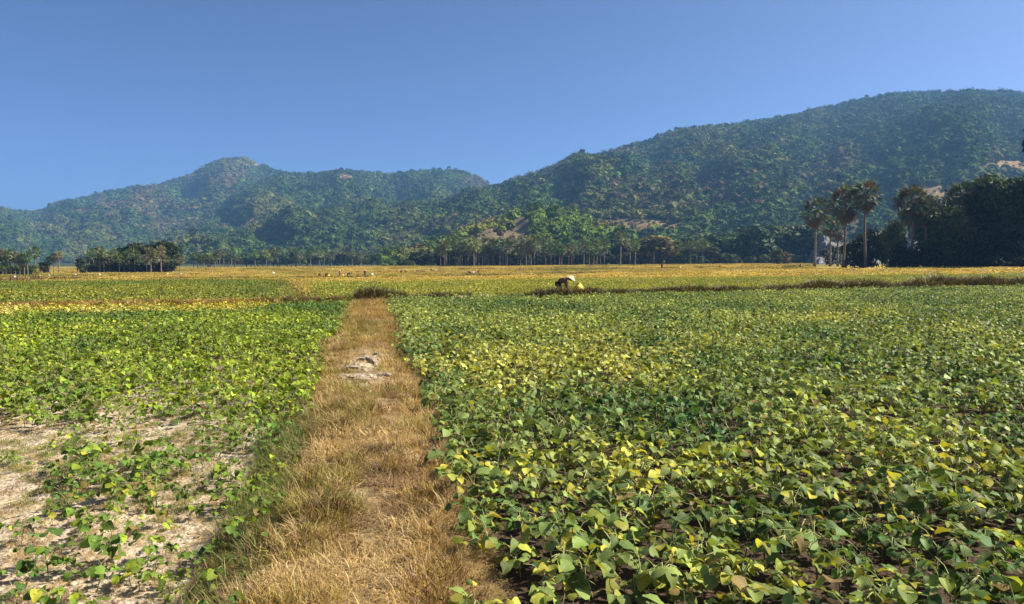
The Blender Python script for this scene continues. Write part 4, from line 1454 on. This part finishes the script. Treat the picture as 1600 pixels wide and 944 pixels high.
clods = []
for s in range(5):
    me = lump(s, 1, .85, .7, .6, 1); me.materials.append(M_CLOD); clods.append(me)
sources('clod', clods)
def soil_litter():
    n = 9000
    y = 2.2 + 7.5 * rng.random(n); x = path_x(y) - .85 - rng.random(n) * (.3 + .75 * y)
    k = fbm(x * 1.5, y * 1.5, 131, 3) > -.15
    x, y = x[k], y[k]
    scatter('soil_clods', 'clod', np.stack([x, y, ground_z(x, y, True) + .003], 1), STRAW, .012 + .04 * rng.random(len(x)) ** 4, .5, label='pale crumbly clods on the bare sandy soil')
    n = 3600
    y = 2.2 + 7.2 * rng.random(n); x = path_x(y) - .95 - rng.random(n) * (.3 + .75 * y)
    scatter('straw_litter', 'straw', np.stack([x, y, ground_z(x, y, True) + .004], 1), STRAW * rng.uniform(.3, 1.15, (n, 1)), rng.uniform(.2, .5, n), .1, label='scraps of straw on the bare sandy soil')
    n = 3000
    y = 2.6 + 6.0 * rng.random(n); x = path_x(y) - 1.3 - rng.random(n) * (.2 + .72 * y)
    k = fbm(x * .9, y * .9, 137, 2) > -.1
    x, y = x[k], y[k]
    scatter('stubble', 'tuft', np.stack([x, y, ground_z(x, y, True)], 1), np.where(rng.random((len(x), 1)) < .6, GRN, OLV), rng.uniform(.25, .6, len(x)) , .15, label='short green stubble shoots on the bare soil')
    n = 1600
    y = 2.4 + 8 * rng.random(n); x = path_x(y) + half_w(y) + rng.random(n) * .22
    scatter('straw_litter', 'straw', np.stack([x, y, ground_z(x, y, True) + .004], 1), STRAW * rng.uniform(.4, 1.0, (n, 1)), rng.uniform(.3, .7, n), .1, label='straw scraps along the right edge of the path')
soil_litter()

def rock(px, py, w, h, seed, label, sy=.8, rz=0.0):
    x, y, z = at(px, py)
    s = y / F_PX
    me = lump(seed, 1, sy, h / w, .75, 3)
    me.materials.append(M_ROCK)
    t = thing('rock', (x, y, z + .22 * h * s), label, 'rock', rz=rz, s=w * s * 1.25, data=me)
    return t
rock(560, 580, 40, 13, 21, 'long pale flat clay rock on the left of the path', .9, .2)
rock(584, 574, 17, 17, 22, 'upright greyish rock standing in the middle of the path', .7, .6)
rock(573, 594, 38, 13, 23, 'pale humped clay rock lowest but one on the path', .8, .35)
rock(590, 560, 13, 11, 24, 'small pale stone highest up the stony stretch of path')
rock(551, 592, 24, 9, 25, 'low sandy clay slab at the left edge of the path', 1.0, -.3)
rock(600, 590, 16, 9, 26, 'rounded mossy stone at the right of the stony stretch', .9)
rock(577, 563, 22, 8, 33, 'flat sandy slab behind the upright rock on the path', .8, .5)
rock(562, 606, 20, 7, 34, 'lowest flat clay piece below the humped rock on the path', .9, .1)
rock(491, 645, 9, 6, 27, 'small white stone in the bean plants left of the path')
rock(723, 470, 15, 9, 28, 'pale pinkish clay lump on the cross bank right of the path')
rock(757, 468, 16, 8, 29, 'reddish clay lump on the cross bank, second from the path')
rock(965, 464, 14, 7, 30, 'pale clay lump on the cross bank right of the yellow sack')
rock(598, 472, 12, 6, 31, 'pale stone on the bank top where the path ends')
rock(482, 480, 8, 5, 32, 'white clod at the foot of the left cross bank')

# ------------------------------------------------------------------ people
def skin_mesh(name, nodes, edges, mats, sub=1):
    """one continuous surface grown round a skeleton; nodes: {key: (x, y, z, radius)}; the first is the root"""
    keys = list(nodes)
    me = bpy.data.meshes.new(name + '_skeleton')
    me.from_pydata([nodes[k][:3] for k in keys], [(keys.index(a), keys.index(b)) for a, b in edges], [])
    o = bpy.data.objects.new(name + '_skeleton', me)
    COL.objects.link(o)
    md = o.modifiers.new('skin', 'SKIN')
    md.use_smooth_shade = True
    for i, k in enumerate(keys):
        r = nodes[k][3]
        me.skin_vertices[0].data[i].radius = (r, r) if np.isscalar(r) else r
        me.skin_vertices[0].data[i].use_root = (i == 0)
    s = o.modifiers.new('sub', 'SUBSURF'); s.levels = sub; s.render_levels = sub
    dg = bpy.context.evaluated_depsgraph_get()
    res = bpy.data.meshes.new_from_object(o.evaluated_get(dg))
    res.name = name
    res.materials.clear()
    for m in mats: res.materials.append(m)
    bpy.data.objects.remove(o); bpy.data.meshes.remove(me)
    return res

POSES = {
    # x forward, y to the person's left, z up
    'bend': dict(pel=(-.22, 0, .70), chest=(.08, 0, .86), neck=(.22, 0, .90), head=(.33, 0, .90), sh=(.10, .17, .86), el=(.20, .20, .58), ha=(.30, .16, .34), kn=(-.10, .10, .40), an=(-.16, .10, .05), hipy=.09),
    'stand': dict(pel=(0, 0, .82), chest=(.03, 0, 1.16), neck=(.04, 0, 1.30), head=(.06, 0, 1.42), sh=(.02, .18, 1.24), el=(.06, .24, .98), ha=(.20, .20, .82), kn=(.03, .10, .44), an=(0, .10, .05), hipy=.09),
    'squat': dict(pel=(-.14, 0, .28), chest=(.05, 0, .58), neck=(.12, 0, .70), head=(.20, 0, .78), sh=(.06, .17, .64), el=(.24, .22, .44), ha=(.40, .15, .28), kn=(.20, .16, .42), an=(.02, .13, .05), hipy=.09),
}
def lerp(a, b, t): return tuple(a[i] + (b[i] - a[i]) * t for i in range(3))
def mir(p): return (p[0], -p[1], p[2])

def body_meshes(pose):
    p = POSES[pose]
    N = {'pel': (*p['pel'], .10), 'chest': (*p['chest'], .11), 'neck': (*p['neck'], .05), 'head': (*p['head'], .088)}
    hd = Vector(p['head']) - Vector(p['neck']); hd.normalize()
    fw = Vector((1, 0, -.2)) if pose == 'stand' else Vector((.35, 0, -1)).normalized()
    up = hd
    c = Vector(p['head'])
    N['crown'] = (*(c + up * .10), .075)
    N['nose'] = (*(c + fw * .105), .014); N['chin'] = (*(c + fw * .06 - up * .07), .035)
    E = [('pel', 'chest'), ('chest', 'neck'), ('neck', 'head'), ('head', 'crown'), ('head', 'nose'), ('head', 'chin')]
    for s, f in (('l', lambda q: q), ('r', mir)):
        N['ear' + s] = (*f((c.x, c.y + .088, c.z)), .018); E.append(('head', 'ear' + s))
        N['sh' + s] = (*f(p['sh']), .055); N['el' + s] = (*f(p['el']), .040); N['ha' + s] = (*f(p['ha']), .030)
        d = (Vector(f(p['ha'])) - Vector(f(p['el']))).normalized()
        palm_ = Vector(f(p['ha'])) + d * .07
        N['pa' + s] = (*palm_, .030)
        E += [('chest', 'sh' + s), ('sh' + s, 'el' + s), ('el' + s, 'ha' + s), ('ha' + s, 'pa' + s)]
        side = d.cross(Vector((0, 1, 0))).normalized()
        for k, (off, ln) in enumerate(((-.027, .060), (-.009, .072), (.009, .068), (.027, .052))):
            q1 = palm_ + side * off + d * .03; q2 = q1 + d * ln * .6; q3 = q2 + d * ln * .35 + Vector((-.015, 0, -.01))
            for j, q in enumerate((q1, q2, q3)):
                N['f%s%d%d' % (s, k, j)] = (*q, .009)
            E += [('pa' + s, 'f%s%d0' % (s, k)), ('f%s%d0' % (s, k), 'f%s%d1' % (s, k)), ('f%s%d1' % (s, k), 'f%s%d2' % (s, k))]
        q1 = Vector(f(p['ha'])) + side * -.035 + d * .025; q2 = q1 + d * .03 + side * -.012
        N['t%s0' % s] = (*q1, .011); N['t%s1' % s] = (*q2, .009)
        E += [('ha' + s, 't%s0' % s), ('t%s0' % s, 't%s1' % s)]
        N['hip' + s] = (p['pel'][0], f((0, p['hipy'], 0))[1], p['pel'][2] - .03, .085)
        N['kn' + s] = (*f(p['kn']), .058); N['an' + s] = (*f(p['an']), .036)
        a = f(p['an']); N['to' + s] = (a[0] + .15, a[1], .03, .030)
        E += [('pel', 'hip' + s), ('hip' + s, 'kn' + s), ('kn' + s, 'an' + s), ('an' + s, 'to' + s)]
    body = skin_mesh('person_body_' + pose, N, E, [M_SKIN])
    S = {'chest': (*p['chest'], .16), 'waist': (*lerp(p['chest'], p['pel'], .55), .155), 'pel': (*lerp(p['chest'], p['pel'], .92), .125), 'col': (*lerp(p['chest'], p['neck'], .7), .08)}
    SE = [('chest', 'waist'), ('waist', 'pel'), ('chest', 'col')]
    T = {'pel': (*p['pel'], .11)}; TE = []
    for s, f in (('l', lambda q: q), ('r', mir)):
        S['sh' + s] = (*f(p['sh']), .085); S['el' + s] = (*f(p['el']), .066); S['cu' + s] = (*f(lerp(p['el'], p['ha'], .85)), .045)
        SE += [('chest', 'sh' + s), ('sh' + s, 'el' + s), ('el' + s, 'cu' + s)]
        T['hip' + s] = (p['pel'][0], f((0, p['hipy'], 0))[1], p['pel'][2] - .04, .125); T['kn' + s] = (*f(p['kn']), .10); T['cu' + s] = (*f(lerp(p['kn'], p['an'], .85)), .060)
        TE += [('pel', 'hip' + s), ('hip' + s, 'kn' + s), ('kn' + s, 'cu' + s)]
    shirt = skin_mesh('shirt_' + pose, S, SE, [M_BROWNCLOTH], 2)
    trousers = skin_mesh('trousers_' + pose, T, TE, [M_DARKCLOTH], 2)
    # hair and the conical hat sit on the crown of the head
    b = MB(); M = Matrix.Translation(c + up * .035) @ up.to_track_quat('Z', 'X').to_matrix().to_4x4()
    for i in range(5):
        for k in range(12):
            th = math.pi * .55 * i / 4; ph = 2 * math.pi * k / 12
            b.v.append(M @ Vector((.105 * math.sin(th) * math.cos(ph), .105 * math.sin(th) * math.sin(ph), .105 * math.cos(th) + .012)))
    for i in range(4):
        for k in range(12):
            b.f.append((i * 12 + k, (i + 1) * 12 + k, (i + 1) * 12 + (k + 1) % 12, i * 12 + (k + 1) % 12)); b.a.append(0)
    hair = b.mesh('hair_' + pose, [M_HAIR], True)
    tilt = (up * .55 + Vector((-.0, 0, .9))).normalized() if pose != 'stand' else Vector((.12, 0, 1)).normalized()
    M = Matrix.Translation(c + up * .06 + Vector((.01, 0, .0))) @ tilt.to_track_quat('Z', 'X').to_matrix().to_4x4()
    b = MB(); n = 24
    prof = [(.002, .175), (.10, .098), (.225, .0), (.222, -.008), (.10, .085), (.002, .160)]
    for r, z in prof:
        for k in range(n):
            b.v.append(M @ Vector((r * math.cos(6.2832 * k / n), r * math.sin(6.2832 * k / n), z)))
    for i in range(len(prof) - 1):
        for k in range(n):
            b.f.append((i * n + k, i * n + (k + 1) % n, (i + 1) * n + (k + 1) % n, (i + 1) * n + k)); b.a.append(0)
    hat = b.mesh('conical_hat_' + pose, [M_HAT])
    return body, shirt, trousers, hair, hat

BODIES = {p: body_meshes(p) for p in POSES}

def person(px, py, pose, label, shirt=None, trousers=None, hat=None, rz=0.0, s=1.0, group=None, loc=None, has_hat=True):
    t = thing('person', loc or at(px, py), label, 'person', group, rz, s)
    b, sh, tr, hr, ht = BODIES[pose]
    link('body', b, t); link('hair', hr, t)
    for nm, me, m in (('shirt', sh, shirt), ('trousers', tr, trousers), ('conical_hat', ht, hat)):
        if nm == 'conical_hat' and not has_hat: continue
        o = link(nm, me, t)
        if m is not None:
            o.material_slots[0].link = 'OBJECT'; o.material_slots[0].material = m
    return t

x, y, _ = at(877, 464.5)
y = 36.6; x = (879 - 800) / F_PX * y
person(0, 0, 'bend', 'farmer in brown clothes and pale conical hat bending over the crop', M_BROWNCLOTH, M_DARKCLOTH, rz=R(-12), loc=(x, y, float(ground_z(x, y))), s=1.06)
person(499, 434, 'bend', 'stooping dark-clothed worker at the left end of the far row', M_REDCLOTH, M_DARKCLOTH, rz=R(90), has_hat=False)
person(510, 434.5, 'bend', 'stooping dark-clothed worker with a pale yellow sack just in front', M_DARKCLOTH, M_DARKCLOTH, rz=R(60), has_hat=False)
person(531, 434, 'stand', 'standing worker in pink with a pale hat in the far row', M_PINKCLOTH, M_PINKCLOTH, rz=R(-80))
person(545, 434, 'bend', 'worker in black bent double right of the one in pink', M_DARKCLOTH, M_DARKCLOTH, rz=R(10), has_hat=False, s=1.1)
person(570, 433, 'stand', 'standing dark-clothed worker with a white conical hat in the far row', M_DARKCLOTH, M_BLUECLOTH, rz=R(-60))
person(626, 427, 'squat', 'tiny crouching dark worker left of a pair beyond the far row', M_DARKCLOTH, M_DARKCLOTH, rz=0, has_hat=False)
person(634, 427, 'squat', 'tiny crouching dark worker right of a pair beyond the far row', M_DARKCLOTH, M_BLUECLOTH, rz=R(180), has_hat=False)
person(674, 425, 'bend', 'tiny stooping worker beside a white sack near the palm row', M_DARKCLOTH, M_DARKCLOTH, rz=0)
person(734, 430, 'bend', 'small stooping worker with a white sack right of centre-left', M_BLUECLOTH, M_DARKCLOTH, rz=R(150))
person(747, 428, 'squat', 'tiny crouching dark worker just right of one with a white sack', M_DARKCLOTH, M_DARKCLOTH, has_hat=False)
person(1034, 421, 'stand', 'tiny figure in dark red standing on the far right field', M_REDCLOTH, M_DARKCLOTH, rz=R(-90), has_hat=False)
person(1249, 419.5, 'squat', 'tiny dark crouching figure left of the leftmost tall palm', M_DARKCLOTH, M_DARKCLOTH, rz=R(-40), has_hat=False)

# ------------------------------------------------------------------ sacks
def sack_mesh(seed, m, w=.5, h=.6, open_=True):
    """a filled soft bag: bulging body with sagging folds and a gathered mouth"""
    b = MB(); n = 20
    prof = [(.30, 0), (.46, .05), (.52, .25), (.50, .5), (.44, .72), (.30, .86), (.16, .92), (.26, 1.0), (.22, 1.0), (.12, .93)]
    for i, (r, z) in enumerate(prof):
        for k in range(n):
            a = 6.2832 * k / n
            f = 1 + .12 * mnoise.noise(Vector((math.cos(a) * 1.4, math.sin(a) * 1.4, z * 2.5 + seed * 7))) + .05 * math.sin(a * 7 + seed) * (z > .6)
            b.v.append(Vector((r * w * f * math.cos(a), r * w * f * math.sin(a) * .8, z * h + .04 * h * mnoise.noise(Vector((a, z * 3, seed)))))) 
    for i in range(len(prof) - 1):
        for k in range(n):
            b.f.append((i * n + k, i * n + (k + 1) % n, (i + 1) * n + (k + 1) % n, (i + 1) * n + k)); b.a.append(0)
    b.add([], [])
    b.f.append(tuple(range(n - 1, -1, -1))); b.a.append(0)
    return b.mesh('sack_body_%d' % seed, [m], True)

def tie_mesh(w, h):
    b = MB(); n = 16; z = .92 * h; r = .165 * w
    pts = [(r * math.cos(6.2832 * k / n), r * math.sin(6.2832 * k / n) * .85, z) for k in range(n + 1)]
    b.tube(pts, [.012] * (n + 1), 5, 0, False)
    b.tube([(r, 0, z), (r + .05, -.03, z - .06), (r + .06, -.05, z - .13)], [.008, .007, .004], 4)
    return b.mesh('sack_tie', [M_TIE], True)

SACK_Y = sack_mesh(1, M_YELLOWSACK, .48, .62)
SACK_P = sack_mesh(2, M_PALESACK, .55, .55)
TIE_Y, TIE_P = tie_mesh(.48, .62), tie_mesh(.55, .55)
def sack(loc, label, body, tie, s=1.0, rz=0.0, lie=False, group=None):
    t = thing('sack', loc, label, 'sack', group, rz, s)
    for nm, me in (('bag', body), ('tie', tie)):
        o = link(nm, me, t)
        if lie:
            o.rotation_euler = (0, R(82), 0); o.location = (0, 0, .22)
    return t
y = 35.9; x = (904.5 - 800) / F_PX * y
sack((x, y, float(ground_z(x, y)) + .13), 'bright yellow sack standing in the crop beside the bending farmer', SACK_Y, TIE_Y, 1.0, .4)
sack(at(513, 435), 'pale yellow sack before the stooping worker in the far row', SACK_Y, TIE_Y, 1.3)
sack(at(535.5, 434), 'yellow sack at the feet of the worker in pink', SACK_Y, TIE_Y, 1.2)
sack(at(581, 432), 'white sack standing at the right end of the far row', SACK_P, TIE_P, 1.4)
sack(at(681, 425), 'white sack beside the tiny worker near the palm row', SACK_P, TIE_P, 1.3)
sack(at(739, 428.5), 'white sack beside the small worker right of centre-left', SACK_P, TIE_P, 1.3)
sack(at(425, 429), 'white sack lying alone on the stubble left of the far row', SACK_P, TIE_P, 1.4, 0, True)
sack(at(1062, 421), 'pale yellow sack alone on the far right field', SACK_Y, TIE_Y, 1.2)
sack(at(1253, 419.6), 'pale sack beside the tiny crouching figure by the leftmost tall palm', SACK_P, TIE_P, .9, 0, True)
for px, py, lb in ((23, 437, 'largest white sack lying on the stubble before the left-edge palms'), (62, 433.5, 'white sack on the stubble below the tallest left palm'), (77, 433, 'white sack on the stubble below the small palm trio'), (118, 431.5, 'white sack at the left end of the dark grove'), (154, 431, 'white sack before the left half of the dark grove'), (262, 430, 'white sack before the right half of the dark grove'), (283, 430, 'white sack on the stubble just right of the dark grove')):
    sack(at(px, py), lb, SACK_P, TIE_P, 1.6 if px == 23 else 1.1, random.uniform(0, 3), px == 23 or px == 154)

# ------------------------------------------------------------------ birds
def bird(px, py, Y, s, label, flap):
    dx, dz = ray(px, py)
    t = thing('bird', (dx * Y, Y, CAM_H + dz * Y), label, 'bird', rz=R(35), s=s)
    b = MB()
    b.tube([(-.30, 0, .02), (-.18, 0, .01), (0, 0, 0), (.15, 0, .01), (.24, 0, .03), (.31, 0, .02)], [.03, .03, .07, .06, .04, .006], 8)
    link('body', b.mesh('bird_body', [M_BIRD], True), t)
    for sgn in (1, -1):
        q = MB()
        pts = [(.10, .03 * sgn, .02), (.06, .30 * sgn, .02 + .25 * flap), (-.06, .62 * sgn, .02 + .22 * flap), (-.12, .30 * sgn, .02 + .22 * flap), (-.12, .03 * sgn, .01)]
        vs = [Vector(p) for p in pts] + [Vector(p) - Vector((0, 0, .012)) for p in pts]
        q.add(vs, [(0, 1, 2, 3, 4), (9, 8, 7, 6, 5)] + [(i, (i + 1) % 5, (i + 1) % 5 + 5, i + 5) for i in range(5)])
        link('wing', q.mesh('bird_wing', [M_BIRD]), t)
bird(614, 169, 300, .75, 'dark bird flying in the blue sky above the middle hill', .9)
bird(627.5, 169, 380, .45, 'fainter smaller bird flying right of the first', .4)

# ------------------------------------------------------------------ the hazy air
m_air, nt, out = mat('hazy_air')
pv = node(nt, 'ShaderNodeVolumePrincipled', {'Color': (0.25, 0.53, 0.95, 1.0), 'Density': 0.000185, 'Anisotropy': 0.2})
nt.links.new(pv.outputs[0], out.inputs['Volume'])
HX, HY0, HY1, HZ0, HZ1 = 9500, -60, 7200, -40, 385
hv = [(x, y, z) for z in (HZ0, HZ1) for x, y in ((-HX, HY0), (HX, HY0), (HX, HY1), (-HX, HY1))]
hf = [(3, 2, 1, 0), (4, 5, 6, 7), (0, 1, 5, 4), (1, 2, 6, 5), (2, 3, 7, 6), (3, 0, 4, 7)]
haze = link('haze', new_mesh('haze', hv, hf, [m_air]), kind='stuff')
haze['label'] = 'pale blue haze lying over the plain and hills'
